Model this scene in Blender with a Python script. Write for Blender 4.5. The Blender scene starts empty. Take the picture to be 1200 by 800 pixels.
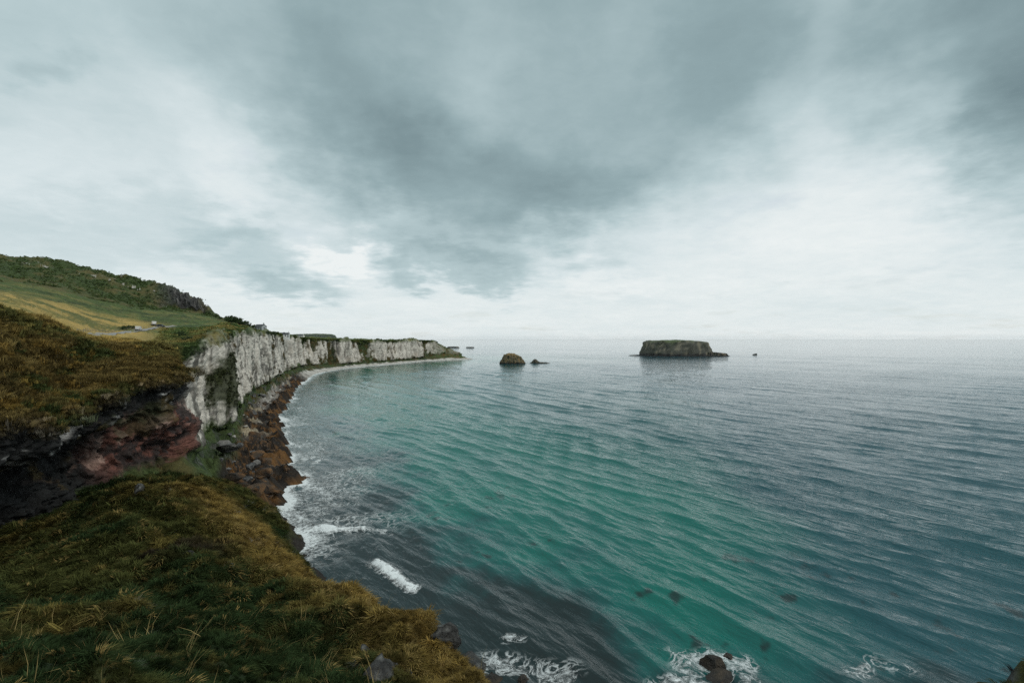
import bpy, math, random
import numpy as np
from mathutils import Vector
from mathutils.bvhtree import BVHTree

random.seed(7)
rng = np.random.default_rng(11)
S = bpy.context.scene
COL = S.collection
F = 600.0                      # focal length in photograph pixels (photo 1200 x 800, horizon row 397)
CAM_Z = 40.0

# ------------------------------------------------------------------ camera
cam_d = bpy.data.cameras.new('camera')
cam = bpy.data.objects.new('camera', cam_d)
COL.objects.link(cam)
cam.location = (0, 0, CAM_Z)
cam.rotation_euler = (math.radians(90), 0, 0)
cam_d.sensor_width = 36.0
cam_d.lens = 18.0
cam_d.shift_y = -3.6 / 1200.0
cam_d.clip_start = 0.3
cam_d.clip_end = 90000
HAZE = 0.000007
S.camera = cam

# ------------------------------------------------------------------ view
S.view_settings.view_transform = 'Standard'
S.view_settings.look = 'None'
S.view_settings.exposure = 0.1
S.cycles.use_denoising = False
S.view_settings.gamma = 1.0
S.view_settings.use_curve_mapping = False

# ------------------------------------------------------------------ node helper
class NT:
    def __init__(self, tree):
        self.t = tree; self.n = tree.nodes; self.l = tree.links
    def node(self, typ, **kw):
        nd = self.n.new(typ)
        for k, v in kw.items():
            if k.startswith('i_'):
                nd.inputs[k[2:].replace('_', ' ')].default_value = v
            else:
                setattr(nd, k, v)
        return nd
    def put(self, sock, v):
        if isinstance(v, bpy.types.NodeSocket): self.l.new(v, sock)
        elif v is not None: sock.default_value = v
    def math(self, op, a, b=None, c=None, clamp=False):
        nd = self.n.new('ShaderNodeMath'); nd.operation = op; nd.use_clamp = clamp
        self.put(nd.inputs[0], a); self.put(nd.inputs[1], b); self.put(nd.inputs[2], c)
        return nd.outputs[0]
    def vmath(self, op, a, b=None, out=0):
        nd = self.n.new('ShaderNodeVectorMath'); nd.operation = op
        self.put(nd.inputs[0], a); self.put(nd.inputs[1], b)
        return nd.outputs[out]
    def noise(self, vec, scale, detail=4, rough=0.5, dist=0.0, out='Fac'):
        nd = self.n.new('ShaderNodeTexNoise')
        self.put(nd.inputs['Vector'], vec)
        nd.inputs['Scale'].default_value = scale; nd.inputs['Detail'].default_value = detail
        nd.inputs['Roughness'].default_value = rough; nd.inputs['Distortion'].default_value = dist
        return nd.outputs[out]
    def rng(self, v, a, b, c=0.0, d=1.0, smooth=True):
        nd = self.n.new('ShaderNodeMapRange'); nd.interpolation_type = 'SMOOTHSTEP' if smooth else 'LINEAR'
        self.put(nd.inputs['Value'], v)
        for k, x in (('From Min', a), ('From Max', b), ('To Min', c), ('To Max', d)): nd.inputs[k].default_value = x
        return nd.outputs['Result']
    def mix(self, f, a, b, blend='MIX'):
        nd = self.n.new('ShaderNodeMix'); nd.data_type = 'RGBA'; nd.blend_type = blend
        self.put(nd.inputs['Factor'], f); self.put(nd.inputs[6], a); self.put(nd.inputs[7], b)
        return nd.outputs[2]

# ------------------------------------------------------------------ sky
SUN_EL, SUN_AZ = 48.0, 115.0      # azimuth clockwise from +Y (the view direction)
world = bpy.data.worlds.new('World'); S.world = world; world.use_nodes = True
w = NT(world.node_tree); w.n.clear()
sky = w.node('ShaderNodeTexSky', sky_type='NISHITA', sun_disc=False)
sky.sun_elevation = math.radians(SUN_EL); sky.sun_rotation = math.radians(SUN_AZ)
tc = w.node('ShaderNodeTexCoord').outputs['Generated']
sep = w.node('ShaderNodeSeparateXYZ'); w.l.new(tc, sep.inputs[0])
dx, dy, dz = sep.outputs
zc = w.math('ADD', w.math('MAXIMUM', dz, 0.0), 0.16)
comb = w.node('ShaderNodeCombineXYZ')
w.put(comb.inputs[0], w.math('DIVIDE', dx, zc)); w.put(comb.inputs[1], w.math('DIVIDE', dy, zc))
plane = comb.outputs[0]
comb = w.node('ShaderNodeCombineXYZ')
w.put(comb.inputs[0], w.math('ARCTAN2', dx, dy)); w.put(comb.inputs[1], w.math('ARCSINE', dz))
uv = comb.outputs[0]
# cloud edges: warp the layout by noise
w1 = w.vmath('SUBTRACT', w.noise(uv, 4.0, 4, 0.55, out='Color'), (0.5, 0.5, 0.5))
w2 = w.vmath('SUBTRACT', w.noise(plane, 4.2, 8, 0.62, out='Color'), (0.5, 0.5, 0.5))
uvw = w.vmath('ADD', uv, w.vmath('ADD', w.vmath('MULTIPLY', w1, (0.30, 0.22, 0)), w.vmath('MULTIPLY', w2, (0.13, 0.11, 0))))
def sky_uv(px, py):
    d = Vector(((px - 600) / F, 1, (397 - py) / F)).normalized()
    return math.atan2(d.x, d.y), math.asin(d.z)
# big cloud masses: centre pixel, half sizes (radians), tilt (degrees, counterclockwise), weight
BLOBS = [
    (640, 10, 0.68, 0.48, 0, -0.37, .55, 1.0), (350, 100, 0.42, 0.17, -40, -0.17, .3, 1.1), (530, 220, 0.38, 0.16, -6, -0.22, .35, 1.05),
    (690, 235, 0.20, 0.08, 8, -0.12, .2, 1.1), (545, 312, 0.20, 0.055, -4, -0.30, .4, 1.05), (305, 295, 0.15, 0.07, -15, -0.24, .3, 1.1), (350, 335, 0.13, 0.035, 0, -0.20, .3, 1.1),
    (850, 60, 0.22, 0.14, 30, -0.12, .2, 1.1), (1190, 20, 0.26, 0.20, 20, -0.60, .2, 1.15), (1225, 165, 0.13, 0.13, 0, -0.36, .2, 1.15), (90, 255, 0.42, 0.06, 5, -0.12, .3, 1.1), (90, 90, 0.05, 0.03, 0, -0.12, .1, 1.1), (10, 0, 0.30, 0.18, 0, -0.16, .2, 1.2),
    (560, 70, 0.13, 0.12, 70, 0.11, .1, 1.2), (545, 165, 0.10, 0.05, 20, 0.10, .1, 1.2), (740, 40, 0.10, 0.08, 50, 0.06, .1, 1.2), (425, 300, 0.11, 0.035, 0, 0.22, .4, 1.05), (260, 200, 0.12, 0.10, -50, 0.06, .2, 1.2),
    (960, 220, 0.36, 0.17, 10, 0.08, .2, 1.2), (1060, 95, 0.14, 0.05, 20, 0.10, .2, 1.2), (690, 320, 0.16, 0.04, 0, 0.08, .2, 1.2),
]
val = w.rng(dz, 0.0, 0.5, 0.94, 0.755, smooth=False)
for px, py, a, b, tilt, wt, r0, r1 in BLOBS:
    u, v = sky_uv(px, py)
    q = w.vmath('SUBTRACT', uvw, (u, v, 0))
    rot = w.node('ShaderNodeVectorRotate', rotation_type='Z_AXIS'); w.l.new(q, rot.inputs['Vector'])
    rot.inputs['Angle'].default_value = -math.radians(tilt)
    q = w.vmath('MULTIPLY', rot.outputs[0], (1 / a, 1 / b, 0))
    r = w.vmath('LENGTH', q, out=1)
    val = w.math('ADD', val, w.rng(r, r0, r1, wt, 0.0))
n1 = w.noise(plane, 0.9, 6, 0.55, 0.3)
n2 = w.noise(plane, 4.6, 7, 0.62, 0.5)
val = w.math('ADD', val, w.math('MULTIPLY', w.math('SUBTRACT', n1, 0.5), 0.20))
val = w.math('ADD', val, w.math('MULTIPLY', w.math('SUBTRACT', n2, 0.5), 0.15))
val = w.math('ADD', val, w.math('MULTIPLY', w.math('SUBTRACT', w.noise(plane, 15.0, 6, 0.62, 0.6), 0.5), 0.08))
ramp = w.node('ShaderNodeValToRGB'); w.l.new(val, ramp.inputs[0])
cr = ramp.color_ramp
cr.elements[0].position = 0.0; cr.elements[0].color = (0.140, 0.205, 0.222, 1)
cr.elements[1].position = 1.0; cr.elements[1].color = (0.80, 0.84, 0.835, 1)
e = cr.elements.new(0.35); e.color = (0.280, 0.380, 0.400, 1)
e = cr.elements.new(0.62); e.color = (0.450, 0.560, 0.580, 1)
e = cr.elements.new(0.85); e.color = (0.650, 0.730, 0.745, 1)
cloud = w.mix(1.0, ramp.outputs[0], (10, 10, 10, 1), 'MULTIPLY')
thin = w.math('MULTIPLY', w.rng(w.noise(plane, 1.4, 5, 0.6), 0.55, 0.75, 0.0, 1.0), w.rng(val, 0.72, 0.95, 0.0, 0.28))
skyc = w.mix(w.math('ADD', thin, 0.03), cloud, sky.outputs[0])
bg = w.node('ShaderNodeBackground'); w.l.new(skyc, bg.inputs[0]); bg.inputs[1].default_value = 0.1
wo = w.node('ShaderNodeOutputWorld'); w.l.new(bg.outputs[0], wo.inputs[0])

sun_d = bpy.data.lights.new('sun', 'SUN'); sun_d.energy = 1.1; sun_d.angle = math.radians(14); sun_d.color = (1.0, 0.95, 0.87)
sun = bpy.data.objects.new('sun', sun_d); COL.objects.link(sun)
el, az = math.radians(SUN_EL), math.radians(SUN_AZ)
sdir = Vector((math.sin(az) * math.cos(el), math.cos(az) * math.cos(el), math.sin(el)))
sun.rotation_euler = sdir.to_track_quat('Z', 'Y').to_euler()

# ------------------------------------------------------------------ numpy noise
_perm = rng.permutation(256); _perm = np.concatenate([_perm, _perm])
_g = rng.normal(size=(256, 3)); _g /= np.linalg.norm(_g, axis=1)[:, None]
def perlin(p):
    p = np.asarray(p, dtype=np.float64)
    i = np.floor(p).astype(np.int64); f = p - i; i &= 255
    u = f * f * f * (f * (f * 6 - 15) + 10)
    out = np.zeros(p.shape[0])
    for a in (0, 1):
        wa = u[:, 0] if a else 1 - u[:, 0]
        ha = _perm[(i[:, 0] + a) & 255]
        for b in (0, 1):
            wb = u[:, 1] if b else 1 - u[:, 1]
            hb = _perm[(ha + i[:, 1] + b) & 255]
            for c in (0, 1):
                wc = u[:, 2] if c else 1 - u[:, 2]
                g = _g[_perm[(hb + i[:, 2] + c) & 255]]
                d = g[:, 0] * (f[:, 0] - a) + g[:, 1] * (f[:, 1] - b) + g[:, 2] * (f[:, 2] - c)
                out += wa * wb * wc * d
    return out * 1.6
def fbm(p, scale=1.0, octv=4, gain=0.5, off=0.0, lac=2.03):
    q = np.asarray(p) * scale + off
    s = np.zeros(q.shape[0]); a = 1.0
    for _ in range(octv):
        s += a * perlin(q); q = q * lac + 17.3; a *= gain
    return s
def ridged(p, scale=1.0, octv=4, gain=0.5, off=0.0):
    q = np.asarray(p) * scale + off
    s = np.zeros(q.shape[0]); a = 1.0
    for _ in range(octv):
        s += a * (1 - 2 * np.abs(perlin(q))); q = q * 2.03 + 17.3; a *= gain
    return s
def sst(x, a, b):
    t = np.clip((x - a) / (b - a), 0, 1); return t * t * (3 - 2 * t)
def lerp(a, b, t):
    a = np.asarray(a, float); b = np.asarray(b, float); t = np.asarray(t)[..., None]
    return a * (1 - t) + b * t

def P(px, py, d):                  # photograph pixel and depth -> point
    return ((px - 600) / F * d, d, CAM_Z - (py - 397) / F * d)

# ------------------------------------------------------------------ mesh helpers
def make_obj(name, verts, faces, mat, parent=None, col=None, smooth=True, attrs=None, link=True):
    me = bpy.data.meshes.new(name)
    verts = np.asarray(verts, dtype=np.float32)
    if isinstance(faces, np.ndarray):
        k = faces.shape[1]
        me.vertices.add(len(verts)); me.vertices.foreach_set('co', verts.ravel())
        me.loops.add(faces.size); me.loops.foreach_set('vertex_index', faces.ravel().astype(np.int32))
        me.polygons.add(len(faces)); me.polygons.foreach_set('loop_start', np.arange(0, faces.size, k, dtype=np.int32))
        me.update(calc_edges=True); me.validate()
    else:
        me.from_pydata(verts.tolist(), [], faces); me.update()
    if smooth: me.polygons.foreach_set('use_smooth', np.ones(len(me.polygons), dtype=bool))
    if col is not None: add_col(me, 'col', col)
    for k, v in (attrs or {}).items():
        a = me.attributes.new(k, 'FLOAT', 'POINT'); a.data.foreach_set('value', np.asarray(v, dtype=np.float32))
    if mat: me.materials.append(mat)
    o = bpy.data.objects.new(name, me)
    if link: COL.objects.link(o)
    if parent is not None: o.parent = parent
    return o
def add_col(me, name, c):
    c = np.asarray(c, dtype=np.float32)
    c4 = np.concatenate([c, np.ones((len(c), 1), np.float32)], 1)
    a = me.attributes.new(name, 'FLOAT_COLOR', 'POINT'); a.data.foreach_set('color', c4.ravel())
def grid_faces(nu, nv, flip=False):
    a = np.arange(nu * nv).reshape(nu, nv)
    q = np.stack([a[:-1, :-1], a[1:, :-1], a[1:, 1:], a[:-1, 1:]], -1).reshape(-1, 4)
    return q[:, ::-1].copy() if flip else q
def tag(o, label=None, cat=None, group=None, kind=None):
    if label: o['label'] = label
    if cat: o['category'] = cat
    if group: o['group'] = group
    if kind: o['kind'] = kind
    return o

def mat_vcol(name, rough=0.95, fine=((2.2, 0.35), (0.5, 0.25)), bump=((1.5, 0.25), (6.0, 0.10)), spec=0.2, attr='col', atype='GEOMETRY'):
    m = bpy.data.materials.new(name); m.use_nodes = True
    t = NT(m.node_tree); t.n.clear()
    a = t.node('ShaderNodeAttribute', attribute_name=attr, attribute_type=atype)
    pos = t.node('ShaderNodeNewGeometry').outputs['Position']
    c = a.outputs['Color']
    for sc, amt in fine:
        n = t.noise(pos, sc, 4, 0.65)
        f = t.rng(n, 0.28, 0.72, 1 - amt, 1 + amt, smooth=False)
        cm = t.node('ShaderNodeCombineXYZ'); [t.put(cm.inputs[i], f) for i in range(3)]
        c = t.mix(1.0, c, cm.outputs[0], 'MULTIPLY')
    b = t.node('ShaderNodeBsdfPrincipled'); t.put(b.inputs['Base Color'], c)
    b.inputs['Roughness'].default_value = rough; b.inputs['Specular IOR Level'].default_value = spec
    nrm = None
    for sc, dist in bump:
        bp = t.node('ShaderNodeBump'); bp.inputs['Distance'].default_value = dist; bp.inputs['Strength'].default_value = 0.8
        t.l.new(t.noise(pos, sc, 5, 0.6), bp.inputs['Height'])
        if nrm is not None: t.l.new(nrm, bp.inputs['Normal'])
        nrm = bp.outputs[0]
    if nrm is not None: t.l.new(nrm, b.inputs['Normal'])
    o = t.node('ShaderNodeOutputMaterial'); t.l.new(b.outputs[0], o.inputs[0])
    return m
def mat_plain(name, color, rough=0.7, var=0.2, scale=3.0, spec=0.3, metallic=0.0):
    m = bpy.data.materials.new(name); m.use_nodes = True
    t = NT(m.node_tree); t.n.clear()
    pos = t.node('ShaderNodeTexCoord').outputs['Object']
    n = t.noise(pos, scale, 4, 0.6)
    d = tuple(x * (1 - var) for x in color) + (1,); l = tuple(min(1, x * (1 + var)) for x in color) + (1,)
    b = t.node('ShaderNodeBsdfPrincipled'); t.put(b.inputs['Base Color'], t.mix(t.rng(n, 0.3, 0.7), d, l))
    b.inputs['Roughness'].default_value = rough; b.inputs['Specular IOR Level'].default_value = spec; b.inputs['Metallic'].default_value = metallic
    o = t.node('ShaderNodeOutputMaterial'); t.l.new(b.outputs[0], o.inputs[0])
    return m

M_LAND = mat_vcol('land_cover_and_rock', bump=((0.9, 0.5), (4.0, 0.15)))
M_ROCK = mat_vcol('weathered_rock', rough=0.8, fine=((6.0, 0.40), (1.6, 0.35)), bump=((1.2, 0.4), (4.0, 0.25), (14.0, 0.07)), spec=0.35)

# ------------------------------------------------------------------ coast (mainland) as cross sections
# per station: f0 seabed, f1 waterline, f2 beach top, f3 cliff foot, f4 cliff lip, f5 brow, f6 dip, f7 field low,
# f8 field top, f9 hill foot, f10 crest, f11 beyond
def chain(a, b, n):
    return [tuple(a[k] + (b[k] - a[k]) * i / (n - 1) for k in range(3)) for i in range(n)]
def back(c, dx, dy, dz): return (c[0] + dx, c[1] + dy, c[2] + dz)
ST = [
 [(-25,-60,-4), (-30,-60,0), (-42,-60,6), (-62,-60,16), (-60,-60,38), (-100,-35,47), (-130,0,48), (-185,40,56), (-265,90,70), (-330,130,84), (-440,200,121), (-560,280,112)],
 [(-30,20,-4), (-36,20,0), (-46,20,6), (-63,22,12), (-60,20,35), (-102,55,47), (-126,75,47.5), (-180,115,56), (-265,180,68), (-330,230,83), (-440,310,119), (-560,400,110)],
 [(-32,52,-4), (-40,52,0), (-48,52,5), (-64,56,11), P(0,500,62), P(0,371,95), (-116,118,43.5), P(0,351,175), P(0,342,260), P(0,328,330), P(0,297,430), (-545,545,105)],
 [(-36,66,-4), (-42,66,0), (-50,66,6), P(48,640,69), P(60,492,71), P(60,388,105), (-120,132,41), P(60,371,200), P(60,352,280), P(60,337,350), P(60,303,445), (-520,580,100)],
 [(-38,75,-4), (-44,75,0), (-52,76,8), P(118,590,78), P(120,476,80), P(120,401,118), P(120,396,150), P(120,389,230), P(120,367,300), P(120,352,365), P(120,316,455), (-470,590,92)],
 [(-40,85,-4), (-46,86,0), (-54,87,9), P(165,555,87), P(165,452,89), P(160,408,122), P(160,402,160), P(165,391,250), P(165,376,320), P(165,360,390), P(165,327,452), (-430,600,84)],
 [(-42,98,-4), (-49,99,0), (-56,100,9), P(214,534,97), P(203,446,98), P(193,413,120), P(195,402,165), P(200,392,240), P(200,380,310), P(205,363,425), P(203,338,438), (-380,580,74)],
 [(-44,112,-4), (-58,116,0), (-69,122,5), P(226,528,128), P(206,424,133), P(205,408,146), P(213,400,185), P(225,390,255), P(225,379,320), P(240,368,430), P(233,351,440), (-340,590,62)],
 [(-50,140,-4), (-63,141,0.3), (-82,152,4), P(250,500,172), P(247,397,174), P(247,391.5,192), P(250,388,225), P(252,384,280), P(254,380,330), P(256,374,400), P(256,372,420), (-320,600,50)],
 [(-92,222,-4), (-105,226,0.3), (-118,226,4), P(272,475,225), P(270,391.5,228), P(268,388,246), P(266,384,275), P(264,381,310), P(265,379,345), P(268,377,380), P(270,376.5,400), (-300,590,46)],
 [(-118,282,-4), (-131,286,0.3), (-141,288,5), P(294,457,285), P(290,390,289), P(289,387.5,305), P(288,386,325), P(289,385,340), P(290,384,360), P(291,383,380), P(292,382,400), (-280,560,44)],
 [(-166,418,-4), (-180,424,0.3), (-186,428,5), P(328,438,430), P(323,393,434)] + chain(P(322,392,448), P(322,391.5,560), 6) + [(-300,700,40)],
 [(-208,570,-4), (-223,577,0.3), (-232,585,3), P(350,430,598), P(348,397,604)] + chain(P(347,396.5,620), P(345,395,820), 6) + [(-380,1000,40)],
 [(-212,675,-4), (-222,690,0.3), (-228,705,2), P(400,427,722), P(400,400,727)] + chain(P(399,399,742), P(385,396.5,950), 6) + [(-340,1150,36)],
 [(-180,775,-4), (-188,790,0.3), (-196,803,2), P(450,424,820), P(450,401,825)] + chain(P(449,400,840), P(440,398.5,1000), 6) + [(-270,1180,32)],
 [(-148,878,-4), (-155,891,0.3), (-160,902,2), P(490,420,915), P(488,400,920)] + chain(P(487,399.5,930), P(480,399,1020), 6) + [(-200,1150,28)],
 [(-108,925,-4), (-115,940,0.3), (-122,955,3), P(518,416,965), P(512,402,975)] + chain(P(510,401.5,985), P(505,401.5,1040), 6) + [(-160,1110,15)],
 [(-66,968,-4), (-77,980,0.3), (-88,990,2.2), P(540,418,1000), P(529,412,1006)] + chain(P(524,410,1012), P(514,407,1040), 6) + [(-150,1090,8)],
 [(-70,1010,-4), (-85,1012,0.3), (-96,1014,2.2), (-108,1018,6), (-120,1022,12)] + chain((-128,1026,15), (-145,1045,22), 6) + [(-155,1075,8)],
 [(-95,1060,-4), (-105,1055,0.3), (-115,1050,2.2), (-125,1048,6), (-135,1046,18)] + chain((-138,1046,20), (-155,1050,24), 6) + [(-165,1070,10)],
]
ST = np.array(ST)                                   # (stations, 12, 3)
NS = len(ST)
seg_n = [30, 70, 105, 105, 100, 100, 100, 120, 150, 130, 125, 95, 110, 100, 90, 70, 60, 30, 15]
row_n = [6, 30, 28, 120, 44, 20, 30, 32, 32, 52, 5]
s_par = np.concatenate([np.arange(n) / n + i for i, n in enumerate(seg_n)] + [[NS - 1.0]])
def cat_rom(A, s):
    i = np.minimum(np.floor(s).astype(int), NS - 2); t = (s - i)[:, None, None]
    p0 = A[np.maximum(i - 1, 0)]; p1 = A[i]; p2 = A[i + 1]; p3 = A[np.minimum(i + 2, NS - 1)]
    # soft tension to avoid loops between uneven stations
    m1 = (p2 - p0) * 0.32; m2 = (p3 - p1) * 0.32
    t2 = t * t; t3 = t2 * t
    return (2*t3 - 3*t2 + 1) * p1 + (t3 - 2*t2 + t) * m1 + (-2*t3 + 3*t2) * p2 + (t3 - t2) * m2
CH = cat_rom(ST, s_par)                              # (NU, 12, 3)
t_par = np.concatenate([np.arange(n) / n + i for i, n in enumerate(row_n)] + [[11.0]])
NU, NV = len(s_par), len(t_par)
ti = np.minimum(t_par.astype(int), 10); tf = t_par - ti
soft = np.where((ti >= 4), tf, tf)
base = CH[:, ti] * (1 - soft)[None, :, None] + CH[:, np.minimum(ti + 1, 11)] * soft[None, :, None]
sh_k = (ti == 1)
base[:, sh_k, 2] = CH[:, 1:2, 2] + (CH[:, 2:3, 2] - CH[:, 1:2, 2]) * (tf[sh_k] ** 2.2)[None, :]
# round the inland profile a little
for _ in range(6):
    sm = base.copy()
    sm[:, 1:-1] = (base[:, :-2] + 2 * base[:, 1:-1] + base[:, 2:]) / 4
    k = sst(t_par, 4.6, 5.4)[None, :, None]
    base = base * (1 - k) + sm * k
Sg = np.repeat(s_par[:, None], NV, 1).ravel(); Tg = np.repeat(t_par[None], NU, 0).ravel()
def grid_normals(g):
    du = np.gradient(g, axis=0); dv = np.gradient(g, axis=1)
    n = np.cross(dv, du); n /= np.linalg.norm(n, axis=2)[..., None] + 1e-9
    return n
nb = grid_normals(base)
# smooth the normals so that displacement does not fold
for _ in range(4):
    nb[1:-1] = (nb[:-2] + 2 * nb[1:-1] + nb[2:]) / 4
    nb[:, 1:-1] = (nb[:, :-2] + 2 * nb[:, 1:-1] + nb[:, 2:]) / 4
nb /= np.linalg.norm(nb, axis=2)[..., None] + 1e-9
p = base.reshape(-1, 3).copy(); nrm = nb.reshape(-1, 3)
if nrm[np.argmax(Tg == 7.0)][2] < 0: nrm = -nrm
cl = sst(Tg, 2.85, 3.08) * (1 - sst(Tg, 3.95, 4.12))           # cliff mask
headl = 1 - sst(Sg, 6.0, 6.25)                                 # dark basalt headland
chalk = 1 - headl
# bulk buttresses, flutes, ledges
pz = p * np.array([1, 1, 0.30]); pl = p * np.array([0.35, 0.35, 1.0])
pv_ = p * np.array([1, 1, 0.13])
farw = sst(Sg, 10.6, 11.6)
n_big = fbm(pz, 1 / 26.0, 3); n_fl = ridged(pv_, 1 / 8.5, 4, 0.56, 5.1); n_far = fbm(p * np.array([1, 1, 0.45]), 1 / 42.0, 4, 0.55, 77.0); n_fine = fbm(p, 1 / 2.2, 4, 0.55, 9.7); n_led = ridged(pl, 1 / 5.0, 3, 0.5, 3.3)
blk = fbm(p * np.array([1, 1, 0.8]), 1 / 7.5, 3, 0.6, 15.0); n_blk = np.floor(blk * 4.0) / 4.0 * 3.4 + np.floor(fbm(p * np.array([1, 1, 0.9]), 1 / 2.6, 2, 0.5, 25.0) * 4) / 4 * 0.8
disp = cl * chalk * (n_big * 5.5 + (n_fl - 0.4) * 1.9 + n_fine * 0.32 + (n_led - 0.4) * 0.28 + farw * n_far * 7.0)
disp += cl * headl * (n_big * 2.6 + (n_fl - 0.4) * 0.6 + n_fine * 0.6 + (n_led - 0.4) * 0.7 + n_blk)
# undercut just below the lip of the dark headland, the red bay beside it stands out again
und = sst(Tg, 2.85, 3.05) * (1 - sst(Tg, 3.66, 3.80))
mouth = sst(Sg, 1.0, 1.7) * (1 - sst(Sg, 4.1, 4.9))
disp -= headl * und * (4.0 * mouth + 0.3) * np.maximum(cl, und)
p += nrm * disp[:, None]
# turf relief
hl = sst(Tg, 4.0, 4.3)
n_t = fbm(p, 1 / 9.0, 5, 0.5, 2.2); n_h = fbm(p, 1 / 38.0, 4, 0.5, 7.7)
amp = hl * (0.9 + 2.0 * sst(Tg, 4.1, 4.5) * (1 - sst(Tg, 5.0, 5.6)) * headl + 2.0 * sst(Tg, 8.8, 9.3) * (1 - sst(Tg, 9.95, 10.05) * 0.6))
far = sst(Sg, 10.0, 11.0)
p[:, 2] += amp * n_t * (1 - 0.3 * far) + hl * n_h * (0.8 + 2.0 * sst(Tg, 8.5, 9.5)) * (1 - 0.6 * far)
# lip crumbles
lip = np.exp(-((Tg - 4.05) / 0.12) ** 2)
p[:, 2] += lip * fbm(p * np.array([1, 1, 0]), 1 / 8.0, 4, 0.6, 4.4) * (0.7 + 0.9 * chalk)
# crag on the hill end: columns
crag = np.exp(-((Sg - 6.45) / 0.88) ** 4) * sst(Tg, 9.02, 9.12) * (1 - sst(Tg, 9.93, 10.02))
p += nrm * (crag * ((ridged(p * np.array([1, 1, 0.12]), 1 / 7.0, 3, 0.5) - 0.4) * 4.0))[:, None]
# reef fingers: the waterline swings in and out
outd = (CH[:, 0] - CH[:, 1]) * np.array([1, 1, 0]); outd /= np.linalg.norm(outd, axis=1)[:, None]
arc = np.concatenate([[0], np.cumsum(np.linalg.norm(np.diff(CH[:, 1], axis=0), axis=1))])
fs = fbm(np.stack([arc, arc * 0, arc * 0], 1), 1 / 15.0, 4, 0.62, 3.9)
fing = (-1.5 * sst(s_par, 6.9, 7.3) * (1 - sst(s_par, 11.0, 11.8)) + np.sign(fs) * np.abs(fs) ** 0.8 * 5.5 * sst(s_par, 6.9, 7.3) * (1 - sst(s_par, 11.0, 11.8)))
fw = sst(t_par, 0.0, 0.9) * (1 - sst(t_par, 1.2, 2.0))
p += (outd[:, None, :] * fing[:, None, None] * fw[None, :, None]).reshape(-1, 3)
# shore: jagged reef and boulders
shore = sst(Tg, 0.5, 1.0) * (1 - sst(Tg, 2.2, 2.9))
reef_s = sst(Sg, 6.6, 7.2) * (1 - sst(Sg, 11.2, 12.0))
p[:, 2] += shore * (ridged(p, 1 / 17.0, 5, 0.6, 8.8) - 0.62) * (2.7 * reef_s + 0.35)
p[:, 2] += shore * reef_s * (ridged(p, 1 / 3.4, 3, 0.6, 1.8) - 0.4) * 0.9
p[:, 2] += shore * reef_s * np.floor(fbm(p, 1 / 5.0, 3, 0.6, 35.0) * 3.5) / 3.5 * 1.3
tal = sst(Tg, 1.9, 2.2) * (1 - sst(Tg, 2.9, 3.1))
p[:, 2] += tal * fbm(p, 1 / 10.0, 5, 0.55, 6.1) * 1.8

# ---- land colours (albedo)
c_chalk = np.array((0.56, 0.525, 0.465)); c_chalk_d = np.array((0.20, 0.18, 0.155)); c_green = np.array((0.052, 0.075, 0.026)); c_dgreen = np.array((0.026, 0.040, 0.017))
c_brown = np.array((0.108, 0.080, 0.029)); c_dbrown = np.array((0.042, 0.032, 0.014)); c_straw = np.array((0.36, 0.255, 0.082)); c_basalt = np.array((0.020, 0.021, 0.021))
c_red = np.array((0.135, 0.062, 0.048)); c_weed = np.array((0.135, 0.070, 0.026)); c_wet = np.array((0.024, 0.021, 0.018)); c_peb = np.array((0.46, 0.44, 0.40))
c_crag = np.array((0.060, 0.060, 0.058))
N = len(p)
nA = fbm(p, 1 / 6.0, 5, 0.6, 21.0); nB = fbm(p, 1 / 20.0, 4, 0.55, 31.0); nC = fbm(p, 1 / 1.8, 3, 0.6, 41.0); nD = fbm(p, 1 / 60.0, 3, 0.5, 51.0)
nS = fbm(p * np.array([1, 1, 0.09]), 1 / 3.4, 4, 0.6, 61.0)      # vertical streaks
col = np.zeros((N, 3))
turf = lerp(c_green, c_brown * 0.8, sst(nA + nB * 0.6, -0.3, 0.5)); turf = lerp(turf, c_dgreen, sst(nB - nA * 0.4, 0.1, 0.6) * 0.8)
# chalk with dark cracks and plants on ledges
ck = lerp(c_chalk, c_chalk_d, sst(nS * 1.0 + nC * 0.22, 0.12, 0.60) * 0.85)
crk = np.minimum(np.abs(perlin(p * np.array([1, 1, 0.06]) / 3.2 + 7.7)), np.abs(perlin(p * np.array([1, 1, 0.07]) / 6.0 + 3.1)) * 1.6)
crk = np.minimum(crk, np.abs(perlin(p * np.array([1, 1, 0.12]) / 15.0 + 9.4)) * 2.2)
ck = lerp(ck, np.array((0.06, 0.056, 0.048)), (1 - sst(crk + 0.03 * nC, 0.02, 0.11)) * 0.85 * (1 - 0.5 * farw))
ck = lerp(ck, np.array((0.40, 0.33, 0.25)), sst(nB, 0.2, 0.7) * 0.35)
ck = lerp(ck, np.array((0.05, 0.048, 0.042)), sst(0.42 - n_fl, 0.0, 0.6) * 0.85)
ck = lerp(ck, np.array((0.085, 0.08, 0.06)), sst(nS * 0.8 + nA * 0.5, 0.42, 0.75) * 0.8 * (1 - farw))
vegm = sst(nB * 0.9 * (1 - 0.6 * farw) + nA * 0.7 * (1 - 0.5 * farw) + 1.3 * farw * (0.12 - n_far) + 0.5 * sst(-n_big, 0.0, 0.5) - 0.25 + 0.45 * (1 - sst(Tg, 3.0, 3.35)) - 0.22 * (1 - farw) + 0.45 * sst(Tg, 3.62, 3.95) * (1 - farw), 0.15, 0.5)
ck = lerp(ck, turf * 0.75, vegm)
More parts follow.
